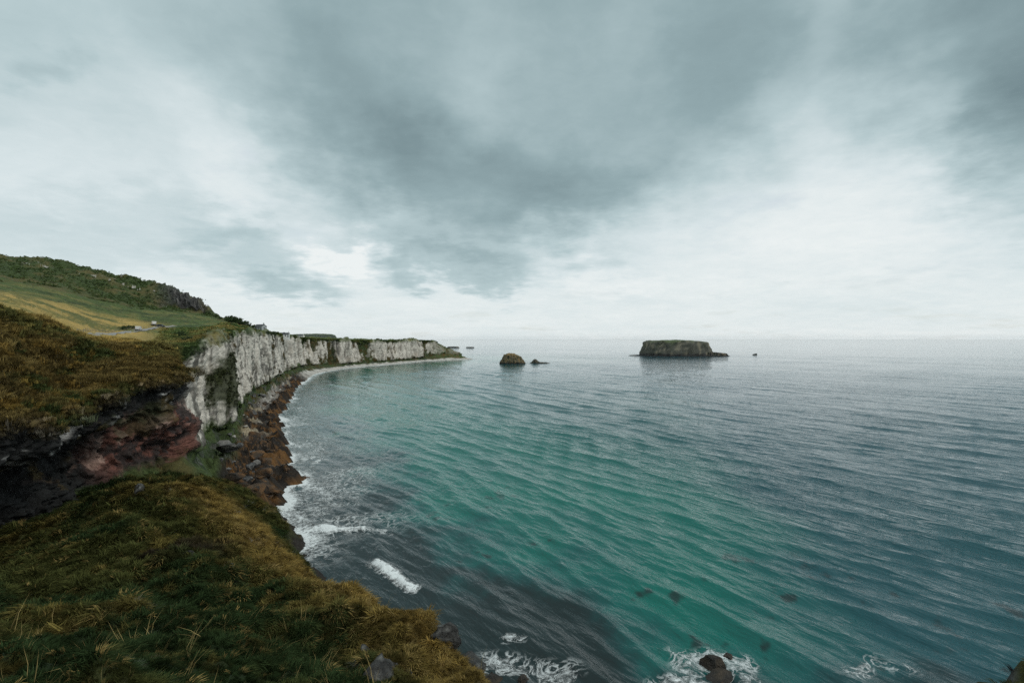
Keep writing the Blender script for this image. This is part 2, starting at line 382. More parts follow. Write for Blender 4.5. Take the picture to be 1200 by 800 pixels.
# one wide grown-over strip in the near chalk face (dark plants between the two white towers)
strip = np.exp(-((Sg + 0.10 * nA + 0.06 * nC - 7.86) / 0.17) ** 8) * sst(Tg + 0.1 * nA, 3.15, 3.3) * (1 - sst(Tg + 0.1 * nA, 3.75, 3.9))
ck = lerp(ck, c_dgreen * 0.9 + c_dbrown * 0.4, strip * 0.92)
# dark headland: basalt with lichen above, red laterite below
bs = lerp(c_basalt, np.array((0.34, 0.34, 0.33)), sst(nC * 0.7 + n_led * 0.35 + nA * 0.3, 0.50, 0.85) * sst(Tg, 3.60, 3.85))
redm = sst(Sg + 0.3 * nB, 4.1, 4.7) * (1 - sst(Tg + 0.12 * nA, 3.60, 3.74)) + 0.55 * sst(nB + 0.35 * nA + 0.25 * nS, 0.05, 0.4) * (1 - sst(Tg, 3.3, 3.55)) * sst(Sg, 1.6, 2.2)
redc = lerp(c_red, np.array((0.30, 0.20, 0.165)), sst(nS + nA * 0.4, 0.15, 0.6)); redc = lerp(redc, c_basalt * 1.3, sst(-nA - nC * 0.3, 0.05, 0.5) * 0.85)
bs = lerp(bs, redc, np.clip(redm, 0, 1))
bs = lerp(bs, turf * 0.8, sst(nB * 0.6 + nA * 0.6, 0.30, 0.55) * 0.7)
rock = lerp(ck, bs, headl)
# headland heather top
hea = lerp(c_brown, c_dbrown, sst(nA * 0.8 + nC * 0.4, -0.1, 0.5)); hea = lerp(hea, c_green * 0.75, sst(nB + nA * 0.7, 0.0, 0.5) * 0.85); hea = lerp(hea, np.array((0.21, 0.135, 0.035)), sst(nC + nA * 0.3, 0.25, 0.6) * 0.6)
gr = lerp(c_green * 1.25, np.array((0.15, 0.125, 0.045)), sst(nB + nA * 0.4, -0.1, 0.45)); gr = lerp(gr, c_dgreen, sst(-nB + nA * 0.5, 0.25, 0.6) * 0.75)
straw = lerp(c_straw, np.array((0.20, 0.17, 0.055)), sst(nA * 0.5 + nB * 0.7, 0.0, 0.5)); straw = lerp(straw, c_green * 1.1, sst(nD * 0.7 + nB * 0.8, 0.38, 0.6) * 0.7)
grn = lerp(np.array((0.073, 0.100, 0.031)), np.array((0.125, 0.125, 0.042)), sst(nB + nA * 0.3, 0.0, 0.6)); grn = lerp(grn, c_dgreen, sst(nA - nB, 0.3, 0.8) * 0.7)
scr = lerp(np.array((0.048, 0.070, 0.025)), np.array((0.090, 0.082, 0.032)), sst(nB + nA * 0.4, -0.1, 0.5)); scr = lerp(scr, grn * 0.8, sst(nA - 0.4 * nB, 0.25, 0.7) * 0.6)
scr = lerp(scr, np.array((0.38, 0.36, 0.33)), sst(nA * 0.6 + nC * 0.5 + np.exp(-((Tg - 9.62) / 0.10) ** 2) * 0.5, 0.85, 1.02) * (1 - far))
scr = lerp(scr, lerp(c_crag, np.array((0.17, 0.165, 0.155)), sst(nS, 0.2, 0.7)), crag)
tb = Tg + 0.10 * nA + 0.12 * nB
peb = lerp(c_peb, c_peb * 0.55, sst(nA, 0.0, 0.6))
shr = lerp(c_wet, c_weed, sst(nA * 0.8 + nC * 0.6 - 0.04, -0.05, 0.5)); shr = lerp(shr, np.array((0.13, 0.13, 0.125)), sst(nB + nA * 0.4, 0.15, 0.5) * sst(tb, 1.2, 1.7) * 0.8)
shr = lerp(shr, np.array((0.36, 0.30, 0.20)), sst(nB * 0.7 - nA * 0.3, 0.25, 0.5) * sst(tb, 1.35, 1.8) * 0.8)
shr = lerp(shr, peb, np.clip(sst(Sg, 11.3, 11.8) + 0.8 * np.exp(-((Sg - 10.1) / 0.35) ** 2) * sst(tb, 1.3, 1.6), 0, 1))
tls = lerp(c_green, c_dgreen, sst(nA, -0.2, 0.5)); tls = lerp(tls, c_brown * 0.7, sst(nB, 0.1, 0.5) * 0.7); tls = lerp(tls, np.array((0.10, 0.10, 0.095)), sst(nC + nA, 0.5, 0.9) * 0.7)
tls = lerp(tls, turf * 1.2, sst(Sg, 15.2, 16.0))
land = shr
land = lerp(land, tls, sst(tb, 1.85, 2.15))
land = lerp(land, rock, sst(Tg + 0.10 * nA + 0.12 * nB, 2.95, 3.08))
fadeback = sst(Sg, 15.3, 16.2)
land = lerp(land, tls, fadeback * sst(tb, 1.9, 2.1) * 0.75)
upper = lerp(gr, hea, 1 - sst(Sg + nB * 0.1, 6.3, 7.0))
upper = lerp(upper, grn * 0.9, far)
land = lerp(land, upper, sst(Tg + 0.05 * nA, 3.90, 4.02) )
fld = lerp(straw, gr * 1.25, sst(Sg + 0.3 * nB, 4.6, 6.2)); fld = lerp(fld, grn, far)
land = lerp(land, lerp(fld, np.array((0.20, 0.16, 0.06)), 0.3), sst(tb, 4.68, 5.35))
land = lerp(land, fld, sst(tb, 6.0, 6.6))
# green bands across the straw field, straw strip again above
land = lerp(land, grn * 0.95, np.exp(-((tb - 7.35 + 0.05 * Sg) / 0.07) ** 2) * (1 - far) * 0.8)
land = lerp(land, grn, sst(tb, 7.6, 8.1))
land = lerp(land, c_dgreen, np.exp(-((tb - 8.45) / 0.04) ** 2) * 0.7 * (1 - far))
land = lerp(land, scr, sst(tb, 8.72, 8.95) * (1 - far))
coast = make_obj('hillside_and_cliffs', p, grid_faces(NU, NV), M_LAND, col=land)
tag(coast, kind='structure')
LG = p.reshape(NU, NV, 3); LC = land.reshape(NU, NV, 3)

# ------------------------------------------------------------------ near slope under the camera: smooth surface through known points
CP = [P(213,540,95), P(250,575,83), P(290,605,75), P(350,658,62), P(430,701,50), P(510,737,41), P(548,766,37), P(560,784,35), P(575,806,33.5),
      P(0,655,60), P(0,715,38), P(0,800,16.5), P(100,606,66), P(200,568,80), P(60,672,48), P(150,650,52), P(150,700,40), P(150,800,19), P(230,640,58), P(300,700,43), P(300,800,23), P(400,750,36), P(420,800,26), P(500,770,34), P(500,800,30), P(350,690,50), P(230,740,32),
      (0,-1.5,38.4), (-6,-1,38.3), (6,-2,38.3), (-15,4,34.5), (-30,4,36), (-45,15,31), (-60,25,27), (-60,45,19), (-70,62,15), (-75,80,16), (-75,95,16), (-70,20,34), (-85,0,40), (0,-14,39.5), (-30,-14,39), (-60,-14,38), (20,-14,39), (40,-14,39),
      (-3,6,32.5), (4,6,31.5), (0,11,27), (-2,22,22.5), (3,16,18), (5,22,8), (6,30,-2), (6,40,-4), (2.5,37,4), (1.5,42,-2), (-3,45,5), (0,50,-4),
      (-8,54,0), (-4,58,-4), (-17,65,0), (-13,70,-4), (-28,79,0), (-24,84,-4), (-38,92,1), (-33,98,-4), (-48,106,3), (-42,112,-4), (-66,112,10), (-60,122,1), (-75,112,15), (-52,126,-4),
      P(1200,796,14.4), P(1200,816,17.5), P(1120,813,14.6), P(1070,820,15), (24,13,29), (17,22,8), (15,30,-3), (26,17,22), (34,12,27), (11,20,8), (24,26,8), (25,36,-3), (36,24,8), (40,32,-3), (8,9,26), (15,6,29.5), (30,4,33), (10,26,-3), (16,40,-5), (40,44,-6), (-20,100,-5), (10,60,-6), (-5,80,-6)]
CP = np.array(CP)
def rbf_fit(CP, c=2.0):
    d = np.linalg.norm(CP[:, None, :2] - CP[None, :, :2], axis=2)
    A = np.sqrt(d * d + c * c); n = len(CP)
    M = np.zeros((n + 3, n + 3)); M[:n, :n] = A - np.eye(n) * -0.0; Pm = np.concatenate([np.ones((n, 1)), CP[:, :2]], 1)
    M[:n, n:] = Pm; M[n:, :n] = Pm.T
    return np.linalg.solve(M, np.concatenate([CP[:, 2], np.zeros(3)]))
RW = rbf_fit(CP)
def rbf(x, y, c=2.0):
    out = RW[-3] + RW[-2] * x + RW[-1] * y
    for k in range(len(CP)):
        out = out + RW[k] * np.sqrt((x - CP[k, 0]) ** 2 + (y - CP[k, 1]) ** 2 + c * c)
    return out
def near_detail(x, y, z):
    q = np.stack([x, y, z * 0.5], 1)
    n1 = fbm(q, 1 / 8.0, 4, 0.5, 71.0); n2 = fbm(q, 1 / 1.7, 3, 0.55, 81.0)
    dist = np.clip(np.hypot(x, y) / 25.0, 0.0, 1.0)
    n3 = ridged(q, 1 / 15.0, 3, 0.5, 85.0) - 0.5
    n4 = np.abs(perlin(np.stack([x, y, z * 0.3], 1) / 1.1 + 5.5))
    return n1 * 1.15 * dist + n2 * 0.35 * (0.3 + 0.7 * dist) + n3 * 0.9 * dist + n4 * 0.55 * (0.3 + 0.7 * dist) - 1.35 * dist
GS = 0.30
gx = np.arange(-78, 42.01, GS); gy = np.arange(-14, 126.01, GS)
GX, GY = np.meshgrid(gx, gy, indexing='ij'); fx, fy = GX.ravel(), GY.ravel()
hz = rbf(fx, fy); hz = hz + near_detail(fx, fy, hz)
HG = hz.reshape(GX.shape)
gxx, gyy = np.gradient(HG, GS)
slope = np.hypot(gxx, gyy).ravel()
q = np.stack([fx, fy, hz], 1)
kA = fbm(q, 1 / 5.0, 4, 0.6, 91.0); kB = fbm(q, 1 / 16.0, 3, 0.5, 95.0); kC = fbm(q, 1 / 1.2, 3, 0.6, 99.0)
ridge = np.array([P(250,575,83), P(290,605,75), P(350,650,62), P(430,690,50), P(510,722,41), P(548,752,37)])[:, :2]
def seg_dist(x, y, pl):
    best = np.full(x.shape, 1e9)
    for a, b in zip(pl[:-1], pl[1:]):
        v = b - a; t = np.clip(((x - a[0]) * v[0] + (y - a[1]) * v[1]) / (v @ v), 0, 1)
        best = np.minimum(best, np.hypot(x - a[0] - t * v[0], y - a[1] - t * v[1]))
    return best
rd = seg_dist(fx, fy, ridge)
g_gold = np.array((0.155, 0.104, 0.030)); g_olive = np.array((0.040, 0.043, 0.014)); g_deep = np.array((0.017, 0.028, 0.011)); g_soil = np.array((0.020, 0.015, 0.011))  # olive and deep green darkened: shade off the ridge is painted into them
def near_colour(kA, kB, kC, rd, fx, fy):
    nc = lerp(g_olive, g_deep, sst(kB + 0.5 * kA, -0.2, 0.4))
    nc = lerp(nc, g_gold, np.clip((1 - sst(rd + 2.5 * kA, 2.0, 9.0)) * 0.85 + sst(kA * 0.7 + kC * 0.3 - kB * 0.3, 0.2, 0.6) * 0.35, 0, 1))
    c = P(215, 655, 56); soil = 1 - sst(np.hypot((fx - c[0]) / 5.0, (fy - c[1]) / 6.0) + kA * 0.4, 0.5, 1.0)
    return lerp(nc, g_soil, soil * 0.9)
nc = near_colour(kA, kB, kC, rd, fx, fy)
rockm = sst(slope + 0.35 * kA + 0.2 * kC, 1.45, 1.9)
nrock = lerp(c_basalt, np.array((0.13, 0.13, 0.125)), sst(kA + kC * 0.7, 0.0, 0.7))
nc = lerp(nc, nrock, rockm)
nc = lerp(nc, c_wet, 1 - sst(hz + kA, 0.5, 2.5))
slope_o = make_obj('grassy_slope', q, grid_faces(*GX.shape), M_LAND, col=nc)
tag(slope_o, kind='structure')
# ------------------------------------------------------------------ sea
SH_NEAR = np.array([(60,26),(40,31),(25,34),(15,29),(10,27),(6,33),(2,41),(-8,54),(-17,65),(-28,79),(-38,92),(-48,106),(-58,116)])
SH_FAR = (CH[:, 1, :2] + outd[:, :2] * fing[:, None])[(s_par >= 7.05)][::4]
SHORE = np.concatenate([SH_NEAR, SH_FAR])
na = 900
az_ = np.radians(np.linspace(-74, 74, na))
rr = [20.0]
while rr[-1] < 30000: rr.append(rr[-1] + max(0.38, rr[-1] * (0.0062 if rr[-1] < 1400 else 0.022)))
rr = np.array(rr); nr = len(rr)
AZ, RR = np.meshgrid(az_, rr, indexing='ij')
sx = (RR * np.sin(AZ)).ravel(); sy = (RR * np.cos(AZ)).ravel(); sr = RR.ravel()
sp = np.stack([sx, sy, np.zeros_like(sx)], 1)
sd = np.full(sx.shape, 1e9); nearm = sr < 1500
sd[nearm] = seg_dist(sx[nearm], sy[nearm], SHORE)
damp = sst(sd, 0, 25) * 0.7 + 0.3
warp = fbm(sp, 1 / 70.0, 3, 0.5, 11.0); warp2 = fbm(sp, 1 / 24.0, 2, 0.5, 13.0); grp = fbm(sp, 1 / 90.0, 2, 0.5, 15.0); grp2 = fbm(sp, 1 / 40.0, 2, 0.5, 19.0)
def wave(lam, ang, amp, ph, wmul, sharp=1.6):
    k = 2 * np.pi / lam; a = math.radians(ang)
    f = k * (sx * math.cos(a) + sy * math.sin(a)) + ph + wmul * warp + 0.5 * wmul * warp2
    fade = 1 - sst(sr, lam * 28, lam * 75)
    return amp * fade * (2 * ((np.sin(f) * 0.5 + 0.5) ** sharp) - 1)
# crests run from far left to near right: travel direction towards the near-left shore
sz = wave(17.0, 36, 0.24, 0.4, 3.4, 3.2) * (0.7 + 0.6 * np.clip(grp + 0.3, 0, 1)) + wave(9.3, 30, 0.20, 1.9, 2.8, 2.8) * np.clip(0.8 + 1.3 * grp2, 0.1, 2) + wave(6.1, 44, 0.15, 2.7, 2.6, 2.6) * np.clip(0.9 - 1.2 * grp2, 0.1, 2) + wave(4.1, 24, 0.10, 0.7, 2.6, 2.4) * np.clip(0.9 + 1.2 * grp, 0.2, 2) + wave(2.7, 52, 0.06, 3.9, 2.2)
sz += wave(33.0, 26, 0.24, 2.2, 1.8) * (0.6 + grp)
sz *= damp * 0.8
# seabed tint: turquoise over sand, dark over kelp, slate in deep water
c_turq = np.array((0.003, 0.130, 0.100)); c_deep = np.array((0.010, 0.056, 0.076)); c_kelp = np.array((0.010, 0.017, 0.017)); c_mid = np.array((0.008, 0.075, 0.078))
m1 = fbm(sp, 1 / 30.0, 4, 0.55, 23.0); m2 = fbm(sp, 1 / 7.0, 4, 0.6, 29.0); m3 = fbm(sp, 1 / 120.0, 3, 0.5, 33.0)
sdw = sd + 14 * m1 + 4 * m2
sand = sst(sdw, 18, 42) * (1 - sst(sdw, 70, 150))
# the sand lies in the bay, the ground right of the camera is weed and deep water
right = sst(sx - 0.30 * sy + 10 * m1, 2, 36)
sand = sand * (1 - 0.92 * right) 
scol = lerp(c_deep, c_mid, (1 - sst(sd + 80 * m3, 120, 420)) * (1 - 0.75 * right))
scol = lerp(scol, c_turq, sand * (0.85 + 0.3 * m1))
kelp = (1 - sst(sdw, 16, 34)) * np.clip(1 - sst(sr, 110, 300), 0.0, 1)
kelp = np.maximum(kelp, sst(m2 + 0.5 * m1, 0.62, 0.95) * (1 - sst(sd, 55, 75)) * (1 - sst(sr, 90, 200)) * 0.85)
scol = lerp(scol, c_kelp, np.clip(kelp, 0, 1) * 0.93)
scol = np.clip(scol, 0.003, 1)
# foam: shore wash, breakers, wash around rocks
foam = (1 - sst(sd, 1.5, 13)) * (0.85 + 0.4 * m1) * sst(sr, 90, 112) + (1 - sst(sd, 1.0, 8)) * 0.75 * (1 - sst(sr, 60, 80))
wash = (1 - sst(sd, 6, 42)) * sst(sr, 95, 125) * (1 - sst(sr, 300, 420)) * sst(m1 + 0.4 * m2, -0.35, 0.3) * 0.62
foam = np.maximum(foam, wash)
def breaker(px0, py0, px1, py1, wid, s=1.0):
    a = np.array([(px0 - 600) / F, 1.0]) * (CAM_Z * F / (py0 - 397)); b = np.array([(px1 - 600) / F, 1.0]) * (CAM_Z * F / (py1 - 397))
    k = min(1.0, wid / 2.5); d = seg_dist(sx + (2.6 * warp2 + 1.6 * m2) * k, sy + (3.0 * m1 - 1.5 * m2) * k, np.array([a, b]))
    return (1 - sst(d + 0.5 * wid * m2, 0.0, wid * 1.35)) * s * 0.78
for b in ((380, 617, 434, 620, 2.6, 1.15), (440, 659, 484, 688, 1.5, 1.15), (300, 590, 360, 605, 6, .75), (310, 625, 345, 610, 5, .8), (366, 542, 376, 539, 2.2, .95), (372, 574, 380, 571, 2.0, .95), (560, 775, 640, 800, 3.0, .75), (800, 768, 872, 776, 2.8, .85), (770, 797, 800, 794, 1.8, .8), (868, 800, 880, 792, 1.6, .7), (1000, 788, 1040, 778, 2.0, .85), (1020, 775, 1075, 790, 2.2, .6), (588, 748, 606, 750, 0.9, .85), (300, 660, 345, 640, 4, .45)):
    foam = np.maximum(foam, breaker(*b))
sz += 0.9 * sst(foam, 0.55, 0.9) * (sd > 6) * (0.7 + 0.6 * m2)
sea_v = np.stack([sx, sy, sz], 1)
m = bpy.data.materials.new('sea_water'); m.use_nodes = True
t = NT(m.node_tree); t.n.clear()
pos = t.node('ShaderNodeNewGeometry').outputs['Position']
cA = t.node('ShaderNodeAttribute', attribute_name='col').outputs['Color']
fA = t.node('ShaderNodeAttribute', attribute_name='foam').outputs['Fac']
rotn = t.node('ShaderNodeVectorRotate', rotation_type='Z_AXIS'); t.l.new(pos, rotn.inputs['Vector']); rotn.inputs['Angle'].default_value = math.radians(-33)
rip = t.vmath('MULTIPLY', rotn.outputs[0], (1.0, 0.17, 1.0))
rip2 = t.vmath('MULTIPLY', rotn.outputs[0], (1.0, 0.34, 1.0))
fn = t.noise(pos, 1.1, 7, 0.72, 0.8); fn2 = t.noise(rip, 0.25, 5, 0.6, 0.4)
fsum = t.math('ADD', fA, t.math('ADD', t.math('MULTIPLY', t.math('SUBTRACT', fn, 0.5), 1.5), t.math('MULTIPLY', t.math('SUBTRACT', fn2, 0.5), 0.9)))
lace = t.math('ABSOLUTE', t.math('SUBTRACT', t.noise(pos, 0.35, 5, 0.6, 1.2), 0.5))
lacem = t.math('MULTIPLY', t.rng(lace, 0.0, 0.055, 1.0, 0.0), t.rng(fA, 0.05, 0.5, 0.0, 0.75))
fm = t.math('MAXIMUM', lacem, t.math('MULTIPLY', t.rng(fsum, 0.46, 0.86), t.rng(fA, 0.03, 0.25)))
b = t.node('ShaderNodeBsdfPrincipled'); t.put(b.inputs['Base Color'], t.mix(fm, cA, (0.72, 0.76, 0.76, 1)))
t.put(b.inputs['Roughness'], t.rng(fm, 0, 1, 0.045, 0.85)); b.inputs['IOR'].default_value = 1.33
bp1 = t.node('ShaderNodeBump'); bp1.inputs['Distance'].default_value = 0.52; bp1.inputs['Strength'].default_value = 1.0; t.l.new(t.noise(rip, 0.55, 6, 0.64, 0.25), bp1.inputs['Height']); gust = t.math('MULTIPLY', t.rng(t.noise(rip, 0.012, 4, 0.6, 0.5), 0.35, 0.65, 0.5, 1.0), t.node('ShaderNodeAttribute', attribute_name='chop').outputs['Fac']); t.put(bp1.inputs['Strength'], gust)
bp2 = t.node('ShaderNodeBump'); bp2.inputs['Distance'].default_value = 0.75; bp2.inputs['Strength'].default_value = 1.0; t.l.new(t.noise(rip2, 0.62, 3, 0.5, 0.4), bp2.inputs['Height']); t.l.new(bp1.outputs[0], bp2.inputs['Normal']); t.put(bp2.inputs['Strength'], gust)
bp3 = t.node('ShaderNodeBump'); bp3.inputs['Distance'].default_value = 0.15; t.l.new(fm, bp3.inputs['Height']); t.l.new(bp2.outputs[0], bp3.inputs['Normal'])
t.l.new(bp3.outputs[0], b.inputs['Normal'])
o = t.node('ShaderNodeOutputMaterial'); t.l.new(b.outputs[0], o.inputs[0])
sea = make_obj('sea', sea_v, grid_faces(na, nr, flip=True), m, col=scol, attrs={'foam': foam, 'chop': 1.0 - 0.45 * sst(np.log(sr), math.log(110), math.log(700))})
tag(sea, kind='structure')
# ------------------------------------------------------------------ where the ground is
i0 = int(np.searchsorted(t_par, 3.9))
sub = LG[::2, i0::2]; su, sv = sub.shape[:2]
bvh_land = BVHTree.FromPolygons(sub.reshape(-1, 3).tolist(), grid_faces(su, sv).tolist())
def cast(px, py):
    d = Vector(((px - 600) / F, 1, (397 - py) / F)).normalized()
    return bvh_land.ray_cast(Vector((0, 0, CAM_Z)), d)[0]
def drop(x, y):
    h = bvh_land.ray_cast(Vector((x, y, 400)), Vector((0, 0, -1)))[0]
    return h.z if h else 0.0
def near_h(x, y):
    x = np.atleast_1d(np.asarray(x, float)); y = np.atleast_1d(np.asarray(y, float))
    u = np.clip((x - gx[0]) / GS, 0, len(gx) - 1.001); v = np.clip((y - gy[0]) / GS, 0, len(gy) - 1.001)
    i = u.astype(int); j = v.astype(int); a = u - i; b = v - j
    return HG[i, j] * (1 - a) * (1 - b) + HG[i + 1, j] * a * (1 - b) + HG[i, j + 1] * (1 - a) * b + HG[i + 1, j + 1] * a * b

# ------------------------------------------------------------------ islands and skerries
def islet(name, label, cat, cx, cy, a, b, hfun, seed, top=0.84, talus=1.12, ctop=c_green, crock=c_crag, streak=(0.20, 0.17, 0.12), rough=0.10, group=None, n_th=120, stack=False):
    th = np.linspace(0, 2 * np.pi, n_th, endpoint=False)
    prof = [(talus + 0.05, -0.25), (talus, 0.0), (talus - 0.04, 0.06), (1.0, 0.12)]
    prof += [(1.0 + (top - 1.0) * k / 9, 0.12 + 0.80 * k / 9) for k in range(1, 10)]
    prof += [(top * f, 0.92 + 0.08 * (1 - f)) for f in (0.92, 0.75, 0.5, 0.25, 0.03)]
    V = []; K = []
    for r, z in prof:
        e = 2.6
        cxx = np.sign(np.cos(th)) * np.abs(np.cos(th)) ** (2 / e); syy = np.sign(np.sin(th)) * np.abs(np.sin(th)) ** (2 / e)
        x = a * r * cxx; y = b * r * syy
        V.append(np.stack([x, y, z * hfun(x / a)], 1)); K.append(np.full(n_th, z))
    V = np.concatenate(V); K = np.concatenate(K)
    q = V + np.array([seed * 31.7, seed * 17.1, 0]); s = max(a, 4.0)
    fl = ridged(q * np.array([1, 1, 0.2]), 6.0 / s, 4, 0.55) - 0.4
    radial = V * np.array([1, 1, 0]); radial /= np.linalg.norm(radial, axis=1)[:, None] + 1e-6
    V = V + radial * (fl * rough * min(a, b) * sst(K, -0.2, 0.1) * (1 - sst(K, 0.90, 0.96)))[:, None]
    V[:, 2] += fbm(q, 5.0 / s, 4) * np.max(hfun(np.linspace(-1, 1, 21))) * (0.06 + 0.10 * stack) * sst(K, 0.1, 0.5)
    nq = fbm(q * np.array([1, 1, 0.25]), 9.0 / s, 4, 0.6); nq2 = fbm(q, 4.0 / s, 4, 0.6, 5.0)
    c = lerp(crock, np.array(streak), sst(nq, 0.1, 0.6)); c = lerp(c, c_dgreen, sst(nq2, 0.15, 0.5) * 0.6)
    c = lerp(c, ctop, sst(K + 0.1 * nq2, 0.86, 0.97)); c = lerp(c, np.array((0.018, 0.018, 0.017)), 1 - sst(K + 0.06 * nq, 0.10, 0.20))
    faces = []
    nl = len(prof)
    for k in range(nl - 1):
        for j in range(n_th):
            j2 = (j + 1) % n_th
            faces.append((k * n_th + j, k * n_th + j2, (k + 1) * n_th + j2, (k + 1) * n_th + j))
    faces.append(tuple((nl - 1) * n_th + j for j in range(n_th)))
    o = make_obj(name, V, faces, M_ROCK, col=c)
    o.location = (cx, cy, 0)
    return tag(o, label, cat, group)
def at_sea(px, py):
    d = CAM_Z * F / (py - 397); return (px - 600) / F * d, d
x, y = at_sea(792, 418); x *= (y + 46) / y
islet('island', 'flat-topped rocky island with steep cliffs and a grassy top far out at sea', 'island', x, y + 46, 79, 46, lambda u: 36.5 - 2.4 * np.clip(u, -1, 1) ** 2 - 1.2 * u, 1.0, top=0.86, talus=1.06, ctop=np.array((0.075, 0.10, 0.040)), crock=np.array((0.070, 0.072, 0.057)), streak=(0.21, 0.19, 0.135))
x, y = at_sea(839, 418.2); x *= (y + 30) / y
islet('skerry', 'low dark rock ledge at the foot of the flat-topped island, on its long-tailed end', 'rock', x, y + 30, 26, 16, lambda u: 8.5 - 2.5 * u + 0 * u, 2.0, ctop=np.array((0.03, 0.032, 0.028)), crock=np.array((0.03, 0.03, 0.028)))
x, y = at_sea(745, 417.6); x *= (y + 25) / y
islet('skerry', 'thin wave-washed reef at the blunt end of the flat-topped island', 'rock', x, y + 25, 16, 7, lambda u: 1.9 + 0.9 * u, 3.0, ctop=np.array((0.03, 0.03, 0.028)), crock=np.array((0.03, 0.03, 0.028)), n_th=48)
x, y = at_sea(884.5, 416.4)
islet('skerry', 'tiny dark rock alone in open water beyond the flat-topped island', 'rock', x, y, 5.0, 3.5, lambda u: 2.8 + 1.6 * u, 4.0, ctop=np.array((0.03, 0.03, 0.028)), crock=np.array((0.03, 0.03, 0.028)), n_th=40)
x, y = at_sea(600.5, 427)
islet('sea_stack', 'rounded golden brown sea stack standing in the bay mouth', 'sea stack', x, y + 13, 18.5, 13, lambda u: 16.2 - 5.0 * np.abs(u + 0.25) ** 1.6, 5.0, top=0.62, talus=1.03, ctop=np.array((0.19, 0.135, 0.055)), crock=np.array((0.10, 0.085, 0.05)), streak=(0.24, 0.165, 0.075), rough=0.16, stack=True)
x, y = at_sea(632.5, 426.2)
islet('skerry', 'low dark skerry with one small peak beside the golden sea stack', 'rock', x, y + 6, 15, 7, lambda u: 1.3 + 5.6 * np.exp(-((u + 0.45) / 0.30) ** 2), 6.0, top=0.70, ctop=np.array((0.06, 0.055, 0.035)), crock=np.array((0.04, 0.04, 0.034)), rough=0.16, n_th=64)
for (px, a, h, sdv, lb) in ((531, 26, 5.5, 7.0, 'long flat reef lying just off the far white headland tip'), (551, 17, 4.0, 8.0, 'shorter flat reef seaward of the long reef off the white headland'), ):
    x, y = at_sea(px, 408)
    islet('reef', lb, 'reef', x, y, a, 12, lambda u, h=h: h + 0 * u, sdv, top=0.8, ctop=np.array((0.035, 0.037, 0.035)), crock=np.array((0.03, 0.03, 0.03)), n_th=48)

# far land on the horizon behind the chalk cliffs
D = 7000.0
fxs = np.linspace(322, 397, 70)
rows = []
for k, (dy_, zf) in enumerate(((0, -0.1), (0, 0.25), (25, 0.62), (40, 1.0), (500, 1.02), (1200, 0.9))):
    top = np.interp(fxs, [322, 334, 352, 372, 388, 393, 395, 397], [84, 92, 101, 106, 100, 84, 45, 2])
    rows.append(np.stack([(fxs - 600) / F * D * (1 + dy_ / D), np.full(70, D + dy_), np.maximum(zf * (top + 1.2 * np.sin(fxs * 1.7) + 0.8 * np.sin(fxs * 0.6)), -6)], 1))
V = np.stack(rows, 1).reshape(-1, 3)
kk = np.tile(np.arange(6), 70)
fc = lerp(np.array((0.06, 0.07, 0.065)), np.array((0.075, 0.10, 0.045)), (kk >= 3).astype(float))
tag(make_obj('distant_headland', V, grid_faces(70, 6), M_LAND, col=fc), kind='structure')

# ------------------------------------------------------------------ boulders
def ico(sub):
    import bmesh
    bm = bmesh.new(); bmesh.ops.create_icosphere(bm, subdivisions=sub, radius=1.0)
    v = np.array([x.co[:] for x in bm.verts]); f = [tuple(x.index for x in y.verts) for y in bm.faces]; bm.free()
    return v, f
ICO2, ICO2F = ico(2); ICO3, ICO3F = ico(3)
def rock_mesh(name, seed, cols, fine=False, flat=0.7):
    v0, f0 = (ICO3, ICO3F) if fine else (ICO2, ICO2F)
    q = v0 + seed * 13.7
    r = np.random.default_rng(int(seed * 100))
    v = v0.copy()
    for _ in range(15):                               # cut facets so that it looks broken, not blobby
        n = r.normal(size=3); n /= np.linalg.norm(n); d = r.uniform(0.42, 0.82)
        k = np.maximum(v @ n - d, 0); v = v - k[:, None] * n * 0.97
    v = v * (1.25 + 0.13 * fbm(q, 1.1, 2) + (0.20 * (ridged(q, 1.7, 4, 0.6) - 0.6) if fine else 0))[:, None] * np.array([1, r.uniform(0.65, 0.9), flat])
    n1 = fbm(q, 2.0, 3, 0.6, 3.0)
    c = lerp(cols[0], cols[1], sst(n1, -0.2, 0.4))
    if len(cols) > 2: c = lerp(c, cols[2], sst(fbm(q, 3.5, 3, 0.6, 8.0), 0.2, 0.5))
    me = bpy.data.meshes.new(name); me.from_pydata(v.tolist(), [], f0); me.update(); add_col(me, 'col', c); me.materials.append(M_ROCK)
    me.polygons.foreach_set('use_smooth', np.zeros(len(me.polygons), dtype=bool))
    return me
weedy = [rock_mesh('weedy_boulder', s, (np.array((0.05, 0.034, 0.02)), np.array((0.15, 0.075, 0.028)), np.array((0.022, 0.02, 0.018)))) for s in (1.1, 2.3, 3.7, 4.9)]
greyb = [rock_mesh('grey_boulder', s, (np.array((0.045, 0.047, 0.048)), np.array((0.12, 0.12, 0.118)), np.array((0.20, 0.19, 0.175)))) for s in (5.3, 6.1, 7.9)]
paleb = [rock_mesh('chalk_boulder', s, (np.array((0.38, 0.36, 0.32)), np.array((0.22, 0.20, 0.17)), np.array((0.5, 0.48, 0.44)))) for s in (8.3, 9.7)]
def land_pt(s, t):
    i = int(np.clip(np.searchsorted(s_par, s), 0, NU - 1)); j = int(np.clip(np.searchsorted(t_par, t), 0, NV - 1))
    return LG[i, j]
